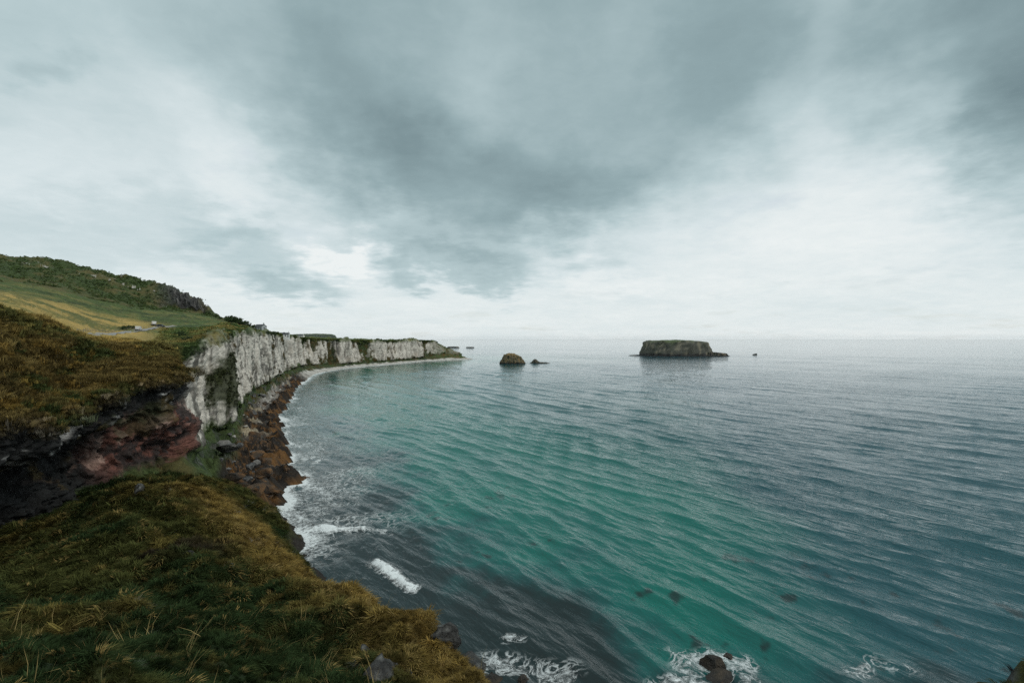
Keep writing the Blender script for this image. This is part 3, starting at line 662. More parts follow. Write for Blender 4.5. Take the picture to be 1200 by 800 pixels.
def put_rock(me, name, loc, size, label, cat, group):
    o = bpy.data.objects.new(name, me); COL.objects.link(o)
    o.location = loc; o.scale = (size * random.uniform(0.85, 1.3), size * random.uniform(0.8, 1.15), size * random.uniform(0.6, 1.0))
    o.rotation_euler = (random.uniform(-.25, .25), random.uniform(-.25, .25), random.uniform(0, 6.28))
    return tag(o, label, cat, group)
for k in range(170):
    q = land_pt(7.0 + 3.9 * random.random() ** 1.6, random.uniform(0.92, 1.75))
    sz_ = min(0.95 * math.exp(random.gauss(0, 0.55)), 2.6)
    put_rock(random.choice(weedy), 'weedy_boulder', (q[0], q[1], max(q[2], 0.0) + 0.12 * sz_), sz_, ('large' if sz_ > 1.1 else 'small') + ' rust brown seaweed-covered boulder on the tidal reef below the chalk cliff', 'boulder', ('large' if sz_ > 1.1 else 'small') + ' weedy boulders on the reef')
for k in range(80):
    q = land_pt(7.1 + 3.6 * random.random() ** 1.5, random.uniform(1.45, 2.35))
    sz_ = min(1.0 * math.exp(random.gauss(0, 0.55)), 3.0)
    put_rock(random.choice(greyb), 'grey_boulder', (q[0], q[1], q[2] + 0.15 * sz_), sz_, ('big' if sz_ > 1.2 else 'small') + ' bare grey boulder at the foot of the green bank under the chalk cliff', 'boulder', ('big' if sz_ > 1.2 else 'small') + ' grey boulders above the reef')
for k in range(46):
    q = land_pt(random.uniform(8.2, 11.6), random.uniform(1.4, 2.2))
    sz_ = min(0.9 * math.exp(random.gauss(0, 0.5)), 2.6)
    put_rock(random.choice(paleb), 'chalk_boulder', (q[0], q[1], q[2] + 0.1 * sz_), sz_, ('large' if sz_ > 1.1 else 'small') + ' pale fallen chalk block lying on the beach below the white cliff', 'boulder', ('large' if sz_ > 1.1 else 'small') + ' chalk blocks on the beach')
# rocks in the water in front of the slope
big = [rock_mesh('wave_washed_rock', s, (np.array((0.028, 0.024, 0.02)), np.array((0.055, 0.042, 0.028)), np.array((0.02, 0.02, 0.018))), fine=True, flat=0.6) for s in (11.3, 12.9, 14.1)]
def sea_rock(px, py, size, me, label, rz=0.0, sc=(1, 1, 1), name='wave_washed_rock'):
    x, y = at_sea(px, py)
    o = bpy.data.objects.new(name, me); COL.objects.link(o)
    o.location = (x, y, -0.10 * size if name == 'reef_rock' else -0.28 * size); o.scale = (size * sc[0], size * sc[1], size * sc[2]); o.rotation_euler = (0.1, -0.08, rz)
    return tag(o, label, 'rock')
sea_rock(833, 776, 1.6, big[0], 'dark brown rock ringed by white foam off the grassy slope', 0.4)
sea_rock(852, 768, 0.9, big[1], 'small round dark rock awash beside the foam-ringed brown rock', 1.1)
sea_rock(832, 799, 2.3, big[2], 'broad flat black rock slab with foam along its edge', 0.5, (1.25, 0.8, 0.5))
sea_rock(572, 797, 2.2, big[1], 'dark rock in the surf at the foot of the grassy spur', 0.9, (1, 0.8, 1))
sea_rock(612, 799, 1.0, big[0], 'small brown rock in the surf just off the grassy spur', 2.0)
sea_rock(303, 604, 3.4, rock_mesh('weedy_reef_rock', 15.2, (np.array((0.06, 0.035, 0.022)), np.array((0.12, 0.06, 0.03)), np.array((0.025, 0.02, 0.018))), fine=True, flat=0.5), 'lone reddish brown rock in white surf behind the grassy ridge', 0.2, (1.5, 0.8, 0.8), 'reef_rock')
for (px, py, sz_, sx_, lb) in ((330, 562, 5.0, 1.9, 'brown weed-covered reef finger reaching farthest into the surf'), (318, 541, 4.0, 2.2, 'low orange brown reef finger with a blunt foaming end'), (300, 583, 3.6, 1.4, 'short dark reef knob between the surf and pink shingle')):
    o = sea_rock(px, py, sz_, rock_mesh('reef_rock', px / 7.0, (np.array((0.05, 0.034, 0.02)), np.array((0.15, 0.075, 0.028)), np.array((0.022, 0.02, 0.018))), fine=True, flat=0.36), lb, 0.05, (sx_, 0.9, 0.62), 'reef_rock')
sea_rock(1062, 812, 2.4, big[1], 'black wet rock below the brown knoll in white surf', 0.3, (1.6, 1, 1.1))

# bare rock showing through the turf of the spur
def ray_near(px, py):
    dx_, dz_ = (px - 600) / F, (397 - py) / F
    d = np.arange(8, 130, 0.15)
    h = near_h(dx_ * d, d); z = CAM_Z + dz_ * d
    k = np.argmax(h > z)
    return Vector((dx_ * d[k], d[k], h[k]))
outc = [rock_mesh('outcrop', s, (np.array((0.018, 0.018, 0.017)), np.array((0.050, 0.049, 0.046)), np.array((0.15, 0.15, 0.14))), fine=True, flat=0.8) for s in (21.3, 22.9, 24.1)]
for k, (px, py, sz_, lb) in enumerate(((516, 748, 1.1, 'pale grey rock outcrop near the top of the grassy spur edge'), (548, 785, 1.7, 'large dark rock outcrop at the seaward tip of the grassy spur'), (428, 768, 0.9, 'grey rock outcrop poking from brown grass on the spur flank'), (446, 793, 1.3, 'broad grey rock outcrop low on the spur flank'), (474, 790, 0.8, 'dark speckled rock outcrop between two grey outcrops on the spur'), (220, 655, 0.9, 'pale broken stone in the black earth scar on the slope'), (160, 577, 1.3, 'small black rock outcrop in grass below the red cliff'), (205, 545, 1.4, 'speckled dark rock outcrop at the corner of the red cliff foot'))):
    q = ray_near(px, py); o = bpy.data.objects.new('rock_outcrop', outc[k % 3]); COL.objects.link(o)
    o.location = q - Vector((0, -0.2 * sz_, 0.45 * sz_)); o.scale = (sz_ * 1.2, sz_, sz_ * 1.1); o.rotation_euler = (0.2, -0.2, k * 1.3)
    tag(o, lb, 'rock')

# ------------------------------------------------------------------ lane
LP = [cast(*q) for q in ((92, 393.2), (112, 392), (130, 391), (146, 389.5), (160, 388.2), (175, 386), (190, 383.8), (205, 382.5))]
LP = [q for q in LP if q]
cl_ = []
for a, b in zip(LP[:-1], LP[1:]):
    n = max(2, int((b - a).length / 2.0))
    cl_ += [a.lerp(b, i / n) for i in range(n)]
cl_.append(LP[-1])
for _ in range(8): cl_ = [cl_[0]] + [(cl_[i - 1] + cl_[i] * 2 + cl_[i + 1]) / 4 for i in range(1, len(cl_) - 1)] + [cl_[-1]]
V = []
for i, q in enumerate(cl_):
    d = cl_[min(i + 1, len(cl_) - 1)] - cl_[max(i - 1, 0)]; n = Vector((-d.y, d.x, 0)).normalized() * 1.9
    for k in (-1, -0.5, 0, 0.5, 1):
        x, y = q.x + n.x * k, q.y + n.y * k; V.append((x, y, drop(x, y) + 0.16))
tag(make_obj('lane', V, grid_faces(len(cl_), 5), mat_plain('grey_gravel', (0.24, 0.235, 0.22), 0.9)), kind='structure')

# ------------------------------------------------------------------ small builders
def box(V, Fc, c, s, rz=0.0):
    i = len(V); cr_, sr_ = math.cos(rz), math.sin(rz)
    for dx_, dy_, dz_ in ((-1,-1,-1),(1,-1,-1),(1,1,-1),(-1,1,-1),(-1,-1,1),(1,-1,1),(1,1,1),(-1,1,1)):
        x, y = dx_ * s[0] / 2, dy_ * s[1] / 2
        V.append((c[0] + x * cr_ - y * sr_, c[1] + x * sr_ + y * cr_, c[2] + dz_ * s[2] / 2))
    for f in ((0,3,2,1),(4,5,6,7),(0,1,5,4),(1,2,6,5),(2,3,7,6),(3,0,4,7)): Fc.append(tuple(i + k for k in f))
def part(name, mat, parent, *boxes):
    V, Fc = [], []
    for bx in boxes: box(V, Fc, *bx)
    return make_obj(name, V, Fc, mat, parent, smooth=False)
def tube(V, Fc, a, b, ra, rb, n=7):
    a, b = Vector(a), Vector(b); d = (b - a).normalized(); u = d.orthogonal().normalized(); v = d.cross(u); i = len(V)
    for c, r in ((a, ra), (b, rb)):
        V += [tuple(c + (u * math.cos(k * 2 * math.pi / n) + v * math.sin(k * 2 * math.pi / n)) * r) for k in range(n)]
    Fc += [(i + k, i + (k + 1) % n, i + n + (k + 1) % n, i + n + k) for k in range(n)]
def empty(name, loc, rz=0.0):
    e = bpy.data.objects.new(name, None); COL.objects.link(e); e.location = loc; e.rotation_euler = (0, 0, rz); e.empty_display_size = 0.5
    return e
M_WHITE = mat_plain('white_render', (0.72, 0.72, 0.69), 0.8, 0.06); M_GREYW = mat_plain('grey_render', (0.36, 0.38, 0.38), 0.85, 0.1); M_SLATE = mat_plain('slate_roof', (0.055, 0.06, 0.065), 0.7, 0.2)
M_GLASS = mat_plain('window_glass', (0.02, 0.025, 0.03), 0.12, 0.1, spec=0.6); M_FRAME = mat_plain('painted_frame', (0.6, 0.6, 0.58), 0.6, 0.05); M_DOOR = mat_plain('door_paint', (0.05, 0.07, 0.06), 0.6)
M_VANW = mat_plain('white_car_paint', (0.60, 0.61, 0.61), 0.3, 0.02, spec=0.5); M_CARB = mat_plain('dark_blue_car_paint', (0.025, 0.035, 0.055), 0.3, 0.05, spec=0.5); M_TYRE = mat_plain('tyre_rubber', (0.02, 0.02, 0.02), 0.9); M_RIM = mat_plain('wheel_metal', (0.4, 0.4, 0.4), 0.4, metallic=0.8)
M_LAMP = mat_plain('lamp_glass', (0.6, 0.6, 0.55), 0.2); M_RED = mat_plain('red_lamp', (0.35, 0.02, 0.02), 0.3)
def house(name, loc, rz, L, W, H, RH, wallm, label, cat='house', nwin=2):
    e = empty(name, loc, rz); l, w_ = L / 2, W / 2
    V = [(-l,-w_,-2.5),(l,-w_,-2.5),(l,w_,-2.5),(-l,w_,-2.5),(-l,-w_,H),(l,-w_,H),(l,w_,H),(-l,w_,H),(-l,0,H+RH),(l,0,H+RH)]
    Fc = [(0,1,5,4),(2,3,7,6),(1,2,6,9,5),(3,0,4,8,7),(4,5,9,8),(6,7,8,9)]
    make_obj('wall', V, Fc, wallm, e, smooth=False)
    ov, th = 0.25, 0.16
    V, Fc = [], []
    for s_ in (-1, 1):
        i = len(V); k = RH / w_
        yo = s_ * (w_ + ov); zo = H - ov * k + 0.02
        V += [(-l-ov, yo, zo), (l+ov, yo, zo), (l+ov, 0, H+RH+0.02), (-l-ov, 0, H+RH+0.02), (-l-ov, yo, zo+th), (l+ov, yo, zo+th), (l+ov, 0, H+RH+0.02+th), (-l-ov, 0, H+RH+0.02+th)]
        for f in ((0,1,2,3),(4,5,6,7),(0,1,5,4),(1,2,6,5),(3,0,4,7)): Fc.append(tuple(i + x for x in f))
    rf = make_obj('roof', V, Fc, M_SLATE, e, smooth=False)
    part('chimney', wallm, rf, ((l - 0.5, 0, H + RH + 0.5), (0.6, 0.8, 1.4)))
    for s_ in (-1, 1):
        for j in range(nwin):
            x = -l + L * (j + 0.6) / (nwin + 0.6)
            wn = part('window', M_GLASS, e, ((x, s_ * (w_ + 0.015), H * 0.55), (0.9, 0.05, 1.1)))
            part('frame', M_FRAME, wn, ((x, s_ * (w_ + 0.03), H * 0.55 + 0.58), (1.06, 0.07, 0.08)), ((x, s_ * (w_ + 0.03), H * 0.55 - 0.58), (1.06, 0.07, 0.08)), ((x - 0.49, s_ * (w_ + 0.03), H * 0.55), (0.08, 0.06, 1.08)), ((x + 0.49, s_ * (w_ + 0.03), H * 0.55), (0.08, 0.06, 1.08)))
    wn = part('window', M_GLASS, e, ((l + 0.015, 0.0, H * 0.6), (0.05, 1.0, 1.2)))
    part('door', M_DOOR, e, ((l * 0.86, -w_ - 0.02, 0.95), (0.95, 0.06, 2.0)))
    return tag(e, label, cat)
def vehicle(name, loc, rz, van, paint, label):
    e = empty(name, loc, rz)
    Ln, W, Ht, hood = (4.9, 1.95, 2.05, 1.15) if van else (4.2, 1.75, 1.45, 0.85)
    # side profile extruded across the width
    if van: pr = [(-Ln/2, .35), (Ln/2, .35), (Ln/2, .95), (Ln/2-.75, 1.12), (Ln/2-1.35, 1.85), (Ln/2-1.7, Ht), (-Ln/2+.08, Ht), (-Ln/2, 1.9)]
    else: pr = [(-Ln/2, .32), (Ln/2, .32), (Ln/2, .72), (Ln/2-.95, .90), (Ln/2-1.55, 1.38), (-Ln/2+1.25, Ht), (-Ln/2+.45, 1.0), (-Ln/2, .92)]
    V = [(x, -W/2, z) for x, z in pr] + [(x, W/2, z) for x, z in pr]; n = len(pr)
    Fc = [tuple(range(n)), tuple(range(2*n-1, n-1, -1))] + [(i, (i+1) % n + 0, (i+1) % n + n, i + n) for i in range(n)]
    make_obj('body', V, Fc, paint, e, smooth=False)
    a, b_ = pr[3], pr[4]
    mx, mz = (a[0]+b_[0])/2, (a[1]+b_[1])/2; ang = math.atan2(b_[1]-a[1], b_[0]-a[0])
    ws = make_obj('windscreen', [(mx+dx_*math.cos(ang)-0.02*math.sin(ang)*-1*0+0.015, y, mz+dx_*math.sin(ang)+0.015) for dx_ in (-.38, .38) for y in (-W*.42, W*.42)], [(0,1,3,2)], M_GLASS, e, smooth=False)
    for s_ in (-1, 1):
        part('side_window', M_GLASS, e, ((Ln/2-1.85 if van else 0.15, s_*(W/2+.005), Ht*.74 if van else 1.12), (.8 if van else 1.7, .03, .5 if van else .32)))
        part('headlight', M_LAMP, e, ((Ln/2+.005, s_*W*.36, .78 if van else .62), (.05, .34, .2)))
        part('tail_light', M_RED, e, ((-Ln/2-.005, s_*W*.42, .95 if van else .78), (.05, .18, .3)))
        for x in (-Ln*.31, Ln*.31):
            V, Fc = [], []; r_ = 0.33; nn = 16
            for y in (-.11, .11):
                V += [(x + r_*math.cos(k*2*math.pi/nn), s_*(W/2-.05)+y, r_ + r_*math.sin(k*2*math.pi/nn)) for k in range(nn)]
            Fc = [(k, (k+1) % nn, (k+1) % nn+nn, k+nn) for k in range(nn)] + [tuple(range(nn)), tuple(range(2*nn-1, nn-1, -1))]
            wh = make_obj('wheel', V, Fc, M_TYRE, e, smooth=False)
            V = [(x + .19*math.cos(k*2*math.pi/nn), s_*(W/2+.07), r_ + .19*math.sin(k*2*math.pi/nn)) for k in range(nn)]
            make_obj('rim', V, [tuple(range(nn))], M_RIM, wh, smooth=False)
    part('bumper', M_TYRE, e, ((Ln/2+.03, 0, .42), (.12, W*.96, .2)), ((-Ln/2-.03, 0, .42), (.12, W*.96, .2)))
    return tag(e, label, 'van' if van else 'car')
def on_lane(px):
    return min(cl_, key=lambda q: abs(q.x / q.y * F + 600 - px))
q = on_lane(163); vehicle('parked_van', (q.x, q.y, drop(q.x, q.y) + 0.12), 2.0, True, M_VANW, 'white van parked on the grey lane below the straw field')
q = cast(180, 381.5); vehicle('parked_van', (q.x, q.y, drop(q.x, q.y) + 0.05), 2.3, True, M_VANW, 'white van standing on grass just behind the dark blue car')
q = on_lane(187); vehicle('parked_car', (q.x, q.y, drop(q.x, q.y) + 0.12), 0.3, False, M_CARB, 'dark blue car parked at the upper end of the lane')
q = cast(303, 387.5) or Vector(P(303, 387, 320))
house('clifftop_house', (q.x, q.y + 3, drop(q.x, q.y + 3) + 0.4), -0.35, 7.5, 5.0, 2.9, 1.6, M_GREYW, 'grey gabled house with dark slate roof beside the windswept trees on the cliff top')
for (px, rz, L, lb) in ((334, 0.2, 7.0, 'small white cottage on the cliff top just past the last tree'), (353, -0.3, 9.0, 'long white cottage standing back on the far chalk cliff top')):
    q = cast(px, 395.5) or cast(px, 396.5) or cast(px, 397.5)
    if q: house('cottage', (q.x, q.y, drop(q.x, q.y) - 0.1), rz, L, 4.6, 2.5, 1.5, M_WHITE, lb)

fe = empty('wire_fence', (0, 0, 0)); M_POST = mat_plain('weathered_post', (0.20, 0.175, 0.14), 0.9); V, Fc = [], []; tops = []
for i in range(4, len(cl_) - 4, 2):
    q = cl_[i]; d = (cl_[i + 1] - cl_[i - 1]).normalized(); x, y = q.x - d.y * 3.2, q.y + d.x * 3.2; z = drop(x, y)
    part('post', M_POST, fe, ((x, y, z + 0.45), (0.12, 0.12, 1.5), random.uniform(0, 1.5))); tops.append(Vector((x, y, z)))
for h in (0.5, 1.0):
    V, Fc = [], []
    for a, b in zip(tops[:-1], tops[1:]): tube(V, Fc, a + Vector((0, 0, h)), b + Vector((0, 0, h)), 0.012, 0.012, 4)
    make_obj('wire', V, Fc, M_RIM, fe)
tag(fe, 'wire fence on wooden posts running beside the grey lane', 'fence')

# ------------------------------------------------------------------ trees and bushes
M_LEAF = mat_vcol('leaves', rough=0.8, fine=((1.5, 0.3),), bump=(), spec=0.2); M_BARK = mat_plain('bark', (0.06, 0.045, 0.032), 0.9)
def leaves(n, cen, rad, size, lean, seed):
    r = np.random.default_rng(seed); V = []; Fc = []; C = []
    clumps = r.normal(size=(14, 3)); clumps /= np.linalg.norm(clumps, axis=1)[:, None]; clumps *= r.uniform(0.45, 1.0, (14, 1))
    for k in range(n):
        d = clumps[r.integers(14)] + r.normal(size=3) * 0.22
        if np.linalg.norm(d) > 1.25: continue
        c = np.array(cen) + d * np.array(rad); c[0] += lean * (c[2] - cen[2]); c[2] = max(c[2], 0.15)
        a = r.normal(size=3); a /= np.linalg.norm(a); b = np.cross(a, r.normal(size=3)); b /= np.linalg.norm(b); s = size * r.uniform(0.6, 1.3)
        i = len(V); V += [c - a * s, c + b * s * 0.5, c + a * s, c - b * s * 0.5]; Fc.append((i, i + 1, i + 2, i + 3))
        cc = lerp(np.array((0.022, 0.045, 0.018)), np.array((0.065, 0.095, 0.032)), np.array([r.uniform()]))[0]; C += [cc] * 4
    return np.array(V), Fc, np.array(C)
def tree(loc, h, label, group, seed, name='windswept_tree'):
    e = empty(name, loc, 0.0); r = random.Random(seed); V, Fc = [], []
    tube(V, Fc, (0, 0, -0.6), (0.12 * h, 0, 0.35 * h), 0.05 * h, 0.035 * h); tube(V, Fc, (0.12 * h, 0, 0.35 * h), (0.28 * h, 0.02 * h, 0.65 * h), 0.035 * h, 0.015 * h)
    for k in range(5):
        z = r.uniform(0.25, 0.5) * h; tube(V, Fc, (0.1 * h, 0, z), (0.1 * h + r.uniform(-.15, .45) * h, r.uniform(-.4, .4) * h, z + r.uniform(.12, .3) * h), 0.02 * h, 0.006 * h)
    make_obj('trunk', V, Fc, M_BARK, e, smooth=True)
    v, f, c = leaves(900, (0.22 * h, 0, 0.58 * h), (0.55 * h, 0.5 * h, 0.42 * h), 0.085 * h, 0.35, seed)
    make_obj('crown', v, f, M_LEAF, e, col=c, smooth=False)
    return tag(e, label, 'tree', group)
for k, (px, py, h) in enumerate(((267, 379, 5.2), (271.5, 379.5, 4.9), (276, 380.5, 4.5), (281, 381.5, 4.0), (286, 382.5, 3.5), (291, 384, 3.0), (296, 385, 2.6))):
    q = cast(px, py)
    if q: tree((q.x, q.y, q.z - 0.1), h, 'windswept dark green tree in the wedge-shaped row leading to the grey house' if k else 'tallest windswept tree at the upper end of the row near the grey house', 'windswept trees by the house', 40 + k)
def bush(loc, s, label, group, seed):
    e = empty('gorse_bush', loc); V, Fc = [], []; r = random.Random(seed)
    for k in range(5): tube(V, Fc, (0, 0, -0.3), (r.uniform(-.6, .6) * s, r.uniform(-.6, .6) * s, 0.7 * s), 0.04 * s, 0.01 * s, 5)
    make_obj('stem', V, Fc, M_BARK, e)
    v, f, c = leaves(420, (0, 0, 0.45 * s), (1.0 * s, 0.9 * s, 0.45 * s), 0.13 * s, 0.1, seed)
    make_obj('foliage', v, f, M_LEAF, e, col=c * 0.8, smooth=False)
    return tag(e, label, 'bush', group)
for k, (px, py, s) in enumerate(((143, 386.5, 1.5), (147, 386, 1.8), (151, 385.6, 1.8), (155, 385, 1.5))):
    q = cast(px, py)
    if q: bush(q, s, 'dark bush in the short hedge between the straw field and the lane', 'hedge bushes by the lane', 60 + k)
for k, (px, py, s) in enumerate(((314, 392, 2.2), (318, 393, 2.6), (322, 393.5, 2.0), (253, 372, 2.2), (258, 374, 1.6), (212, 392, 1.5), (216, 396, 1.9), (221, 400, 1.8))):
    q = cast(px, py)
    if q: bush(q, s, ('dark bush on the chalk cliff edge past the grey house', 'dark bush at the foot of the grey crag', 'dark bush in the hollow behind the brown headland')[0 if k < 3 else 1 if k < 5 else 2], ('bushes past the house', 'bushes under the crag', 'bushes in the hollow')[0 if k < 3 else 1 if k < 5 else 2], 80 + k)

# ------------------------------------------------------------------ grass, heather and scrub
proto = bpy.data.collections.new('tuft_shapes')
M_TUFT = bpy.data.materials.new('grass_blades'); M_TUFT.use_nodes = True
t = NT(M_TUFT.node_tree); t.n.clear()
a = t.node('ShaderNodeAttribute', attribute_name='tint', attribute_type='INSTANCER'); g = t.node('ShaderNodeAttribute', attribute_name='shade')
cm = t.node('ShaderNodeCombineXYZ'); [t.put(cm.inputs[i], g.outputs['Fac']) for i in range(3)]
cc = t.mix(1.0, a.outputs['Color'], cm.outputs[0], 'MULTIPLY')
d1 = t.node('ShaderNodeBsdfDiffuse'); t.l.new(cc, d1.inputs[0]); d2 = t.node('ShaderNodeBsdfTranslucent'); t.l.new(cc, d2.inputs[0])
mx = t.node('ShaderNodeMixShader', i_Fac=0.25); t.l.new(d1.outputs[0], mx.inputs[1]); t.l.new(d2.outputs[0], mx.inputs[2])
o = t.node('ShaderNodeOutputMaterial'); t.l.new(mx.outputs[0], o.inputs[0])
def tuft(kind, seed):
    r = np.random.default_rng(seed); V = []; Fc = []; C = []
    nb_ = {'grass': 26, 'heath': 34, 'scrub': 60, 'stalk': 3}[kind]
    for k in range(nb_):
        if kind == 'scrub':
            d = r.normal(size=3); d /= np.linalg.norm(d); d[2] = abs(d[2]); c = d * np.array([0.5, 0.5, 0.45]) * r.uniform(0.6, 1.0)
            a_ = r.normal(size=3); a_ /= np.linalg.norm(a_); b_ = np.cross(a_, r.normal(size=3)); b_ /= np.linalg.norm(b_); s = 0.14
            i = len(V); V += [c - a_ * s, c + b_ * s * .6, c + a_ * s, c - b_ * s * .6]; Fc.append((i, i+1, i+2, i+3)); C += [r.uniform(.6, 1.4)] * 4
            continue
        ang = r.uniform(0, 2 * np.pi); rad = 0.22 * math.sqrt(r.uniform()); b0 = np.array([rad * math.cos(ang), rad * math.sin(ang), -0.05])
        L = r.uniform(0.6, 1.2) * (0.52 if kind == 'grass' else 0.38); wd = r.uniform(0.010, 0.022) if kind == 'grass' else r.uniform(0.015, 0.035)
        out = np.array([math.cos(ang), math.sin(ang), 0]) * r.uniform(0.1, 0.5) + np.array([0.55, 0, 0]) * (r.uniform(0.5, 1.2) if kind == 'grass' else 0.3)
        side = np.array([-out[1], out[0], 0]); side = side / (np.linalg.norm(side) + 1e-6) * wd
        if kind == 'stalk': L, wd = r.uniform(0.9, 1.5), 0.009; side = side / np.linalg.norm(side) * wd
        p1 = b0 + np.array([0, 0, 0.55 * L]) + out * 0.28 * L; p2 = b0 + np.array([0, 0, (0.72 if kind == 'grass' else .95) * L]) + out * 0.95 * L
        i = len(V); V += [b0 - side, b0 + side, p1 + side * .8, p1 - side * .8, p2]; Fc += [(i, i+1, i+2, i+3), (i+3, i+2, i+4)]
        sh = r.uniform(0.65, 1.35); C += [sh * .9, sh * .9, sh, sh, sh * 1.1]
    ob = make_obj(kind + '_tuft', np.array(V), Fc, M_TUFT, smooth=False, attrs={'shade': C}, link=False)
    proto.objects.link(ob); return ob
protos = sorted([tuft('grass', 1), tuft('grass', 2), tuft('grass', 3), tuft('heath', 4), tuft('heath', 5), tuft('scrub', 6), tuft('scrub', 7), tuft('stalk', 8), tuft('stalk', 9)], key=lambda o: o.name)
order = {o.name: i for i, o in enumerate(protos)}
G_I = [i for o, i in order.items() if o.startswith('grass')]; H_I = [i for o, i in order.items() if o.startswith('heath')]; K_I = [i for o, i in order.items() if o.startswith('stalk')]; S_I = [i for o, i in order.items() if o.startswith('scrub')]
gt = bpy.data.node_groups.new('scatter_tufts', 'GeometryNodeTree')
gt.interface.new_socket('Geometry', in_out='INPUT', socket_type='NodeSocketGeometry'); gt.interface.new_socket('Geometry', in_out='OUTPUT', socket_type='NodeSocketGeometry')
gi = gt.nodes.new('NodeGroupInput'); go = gt.nodes.new('NodeGroupOutput')
m2p = gt.nodes.new('GeometryNodeMeshToPoints'); iop = gt.nodes.new('GeometryNodeInstanceOnPoints'); ci = gt.nodes.new('GeometryNodeCollectionInfo')
ci.inputs['Collection'].default_value = proto; ci.inputs['Separate Children'].default_value = True; ci.inputs['Reset Children'].default_value = True
def named(nm, typ):
    nd = gt.nodes.new('GeometryNodeInputNamedAttribute'); nd.data_type = typ; nd.inputs['Name'].default_value = nm; return nd.outputs[0]
gt.links.new(gi.outputs[0], m2p.inputs['Mesh']); gt.links.new(m2p.outputs[0], iop.inputs['Points']); gt.links.new(ci.outputs[0], iop.inputs['Instance'])
iop.inputs['Pick Instance'].default_value = True
gt.links.new(named('kind_id', 'INT'), iop.inputs['Instance Index']); gt.links.new(named('turn', 'FLOAT_VECTOR'), iop.inputs['Rotation']); gt.links.new(named('size', 'FLOAT_VECTOR'), iop.inputs['Scale'])
gt.links.new(iop.outputs[0], go.inputs[0])
def scatter(name, pts, tint, turn, size, kid):
    me = bpy.data.meshes.new(name); me.vertices.add(len(pts)); me.vertices.foreach_set('co', np.asarray(pts, np.float32).ravel())
    add_col(me, 'tint', tint)
    a = me.attributes.new('turn', 'FLOAT_VECTOR', 'POINT'); a.data.foreach_set('vector', np.asarray(turn, np.float32).ravel())
    a = me.attributes.new('size', 'FLOAT_VECTOR', 'POINT'); a.data.foreach_set('vector', np.asarray(size, np.float32).ravel())
    a = me.attributes.new('kind_id', 'INT', 'POINT'); a.data.foreach_set('value', np.asarray(kid, np.int32))
    me.materials.append(M_TUFT)
    ob = bpy.data.objects.new(name, me); COL.objects.link(ob)
    md = ob.modifiers.new('scatter', 'NODES'); md.node_group = gt
    ob['kind'] = 'stuff'; return ob
# near slope: more tufts close to the camera
n = 460000
xs = rng.uniform(-76, 40, n); ys = rng.uniform(3, 112, n)
dist = np.hypot(xs, ys)
keep = (rng.uniform(size=n) < np.clip((42 / np.maximum(dist, 8)) ** 1.1, 0.22, 1.0)) & (np.abs(xs) < ys * 1.12 + 5) & (rng.uniform(size=n) < np.where(xs > 8, 0.25, 1.0))
xs, ys = xs[keep], ys[keep]; zs = near_h(xs, ys)
ii = np.clip(((xs - gx[0]) / GS).astype(int), 0, len(gx) - 1); jj = np.clip(((ys - gy[0]) / GS).astype(int), 0, len(gy) - 1); fi = ii * len(gy) + jj
ok = (rng.uniform(size=len(xs)) > rockm[fi] * 0.93) & (zs > 2.5)
xs, ys, zs, fi, ii, jj = (v[ok] for v in (xs, ys, zs, fi, ii, jj))
n = len(xs)
tint = nc[fi] * rng.uniform(0.55, 1.9, (n, 1)); straw_k = rng.uniform(size=n) < np.clip(0.03 + 0.25 * (1 - sst(rd[fi], 3, 10)), 0, 1); tint[straw_k] = np.array((0.22, 0.16, 0.06)) * rng.uniform(0.6, 1.2, (straw_k.sum(), 1))
tall = (rng.uniform(size=n) < 0.02) & (np.hypot(xs, ys) < 42); tint[tall] = np.array((0.26, 0.20, 0.085))
down = np.arctan2(-gyy[ii, jj], -gxx[ii, jj]) + rng.normal(0, 0.7, n)
clump = perlin(np.stack([xs, ys, zs * 0.3], 1) / 1.4 + 2.2)
sc_ = rng.uniform(0.55, 1.1, n) * np.clip(np.hypot(xs, ys) / 40, 0.75, 1.4) * (1 + 0.9 * sst(clump, 0.0, 0.5)) * np.where(xs > 8, 0.6, 1)
tint *= (0.7 + 0.7 * sst(clump, -0.3, 0.4))[:, None]
scatter('grass', np.stack([xs, ys, zs], 1), tint, np.stack([rng.normal(0, .15, n), rng.normal(0, .2, n) + 0.5, down], 1), np.stack([sc_, sc_, sc_ * rng.uniform(0.7, 1.2, n)], 1), np.where(tall, rng.choice(K_I, n), rng.choice(G_I, n)))
print('grass tufts', n)
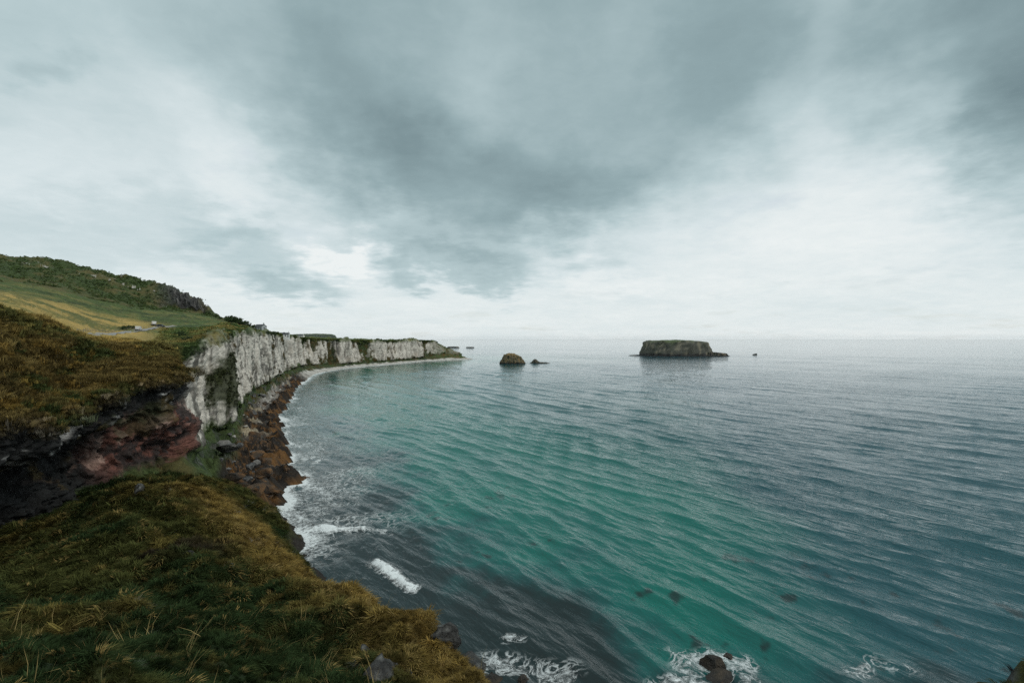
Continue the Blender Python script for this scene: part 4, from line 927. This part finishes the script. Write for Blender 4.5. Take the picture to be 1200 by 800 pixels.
# tall bent stalks in the foreground
# headland heather and rough grass, hill scrub
def land_scatter(name, n, s_rng, t_rng, kinds, size, wfun=None, jitter=0.5, tmul=(0.6, 1.4), clumpy=0.0):
    s = rng.uniform(*s_rng, n); tt = rng.uniform(*t_rng, n)
    i = np.clip(np.searchsorted(s_par, s), 0, NU - 1); j = np.clip(np.searchsorted(t_par, tt), 0, NV - 1)
    q = LG[i, j] + rng.normal(0, jitter, (n, 3)) * np.array([1, 1, 0]); c = LC[i, j]
    vis = (np.abs(q[:, 0]) < q[:, 1] * 1.15 + 8)
    if wfun is not None: vis &= rng.uniform(size=n) < wfun(s, tt, c)
    q, c = q[vis], c[vis]; k = len(q)
    sc_ = rng.uniform(*size, k) * (1 + clumpy * sst(perlin(q / 3.2 + 1.1), 0.0, 0.5))
    return scatter(name, q, c * rng.uniform(*tmul, (k, 1)), np.stack([rng.normal(0, .2, k), rng.normal(0, .2, k), rng.uniform(0, 6.28, k)], 1), np.stack([sc_, sc_, sc_ * rng.uniform(.7, 1.2, k)], 1), rng.choice(kinds, k))
land_scatter('heather', 110000, (1.3, 6.9), (3.93, 5.5), H_I + G_I, (0.8, 1.8), None, tmul=(0.55, 2.4), clumpy=0.9)
land_scatter('hill_scrub', 30000, (1.6, 7.4), (8.75, 10.05), S_I, (0.6, 1.7), lambda s, t_, c: ((c.max(1) < 0.075) & (c[:, 1] > c[:, 2] * 1.5) & (fbm(np.stack([s * 9, t_ * 14, s * 0], 1), 1.0, 3) > 0.05)).astype(float), jitter=1.5, tmul=(1.2, 2.6))
land_scatter('rough_grass', 26000, (5.6, 10.9), (4.02, 7.5), H_I + S_I[:1], (0.7, 1.6), lambda s, t_, c: (c.max(1) < 0.2).astype(float) * 0.8, jitter=0.8, tmul=(0.8, 2.2))
land_scatter('cliff_edge_grass', 22000, (6.2, 8.9), (3.95, 5.4), H_I + G_I, (0.8, 1.7), lambda s, t_, c: (c.max(1) < 0.22).astype(float), jitter=0.4, tmul=(0.7, 2.0))
land_scatter('cliff_plants', 26000, (6.9, 11.0), (3.0, 3.97), S_I + H_I, (0.5, 1.3), lambda s, t_, c: ((c.max(1) < 0.085) & (c[:, 1] > c[:, 2] * 1.5)).astype(float), jitter=0.25, tmul=(0.7, 2.0))
land_scatter('cliff_top_scrub', 5000, (10.8, 16.0), (4.0, 4.9), S_I, (1.5, 3.6), None, jitter=1.5)

# ------------------------------------------------------------------ sea air
V, Fc = [], []
box(V, Fc, (0, 9500, 64.0), (70000, 60000, 150.0))
m = bpy.data.materials.new('sea_air'); m.use_nodes = True
t = NT(m.node_tree); t.n.clear()
pv = t.node('ShaderNodeVolumePrincipled'); pv.inputs['Color'].default_value = (0.93, 0.97, 1.0, 1); pv.inputs['Density'].default_value = HAZE
pv.inputs['Anisotropy'].default_value = 0.72
o = t.node('ShaderNodeOutputMaterial'); t.l.new(pv.outputs[0], o.inputs['Volume'])
hz_o = make_obj('haze', V, Fc, m, smooth=False); tag(hz_o, kind='stuff')
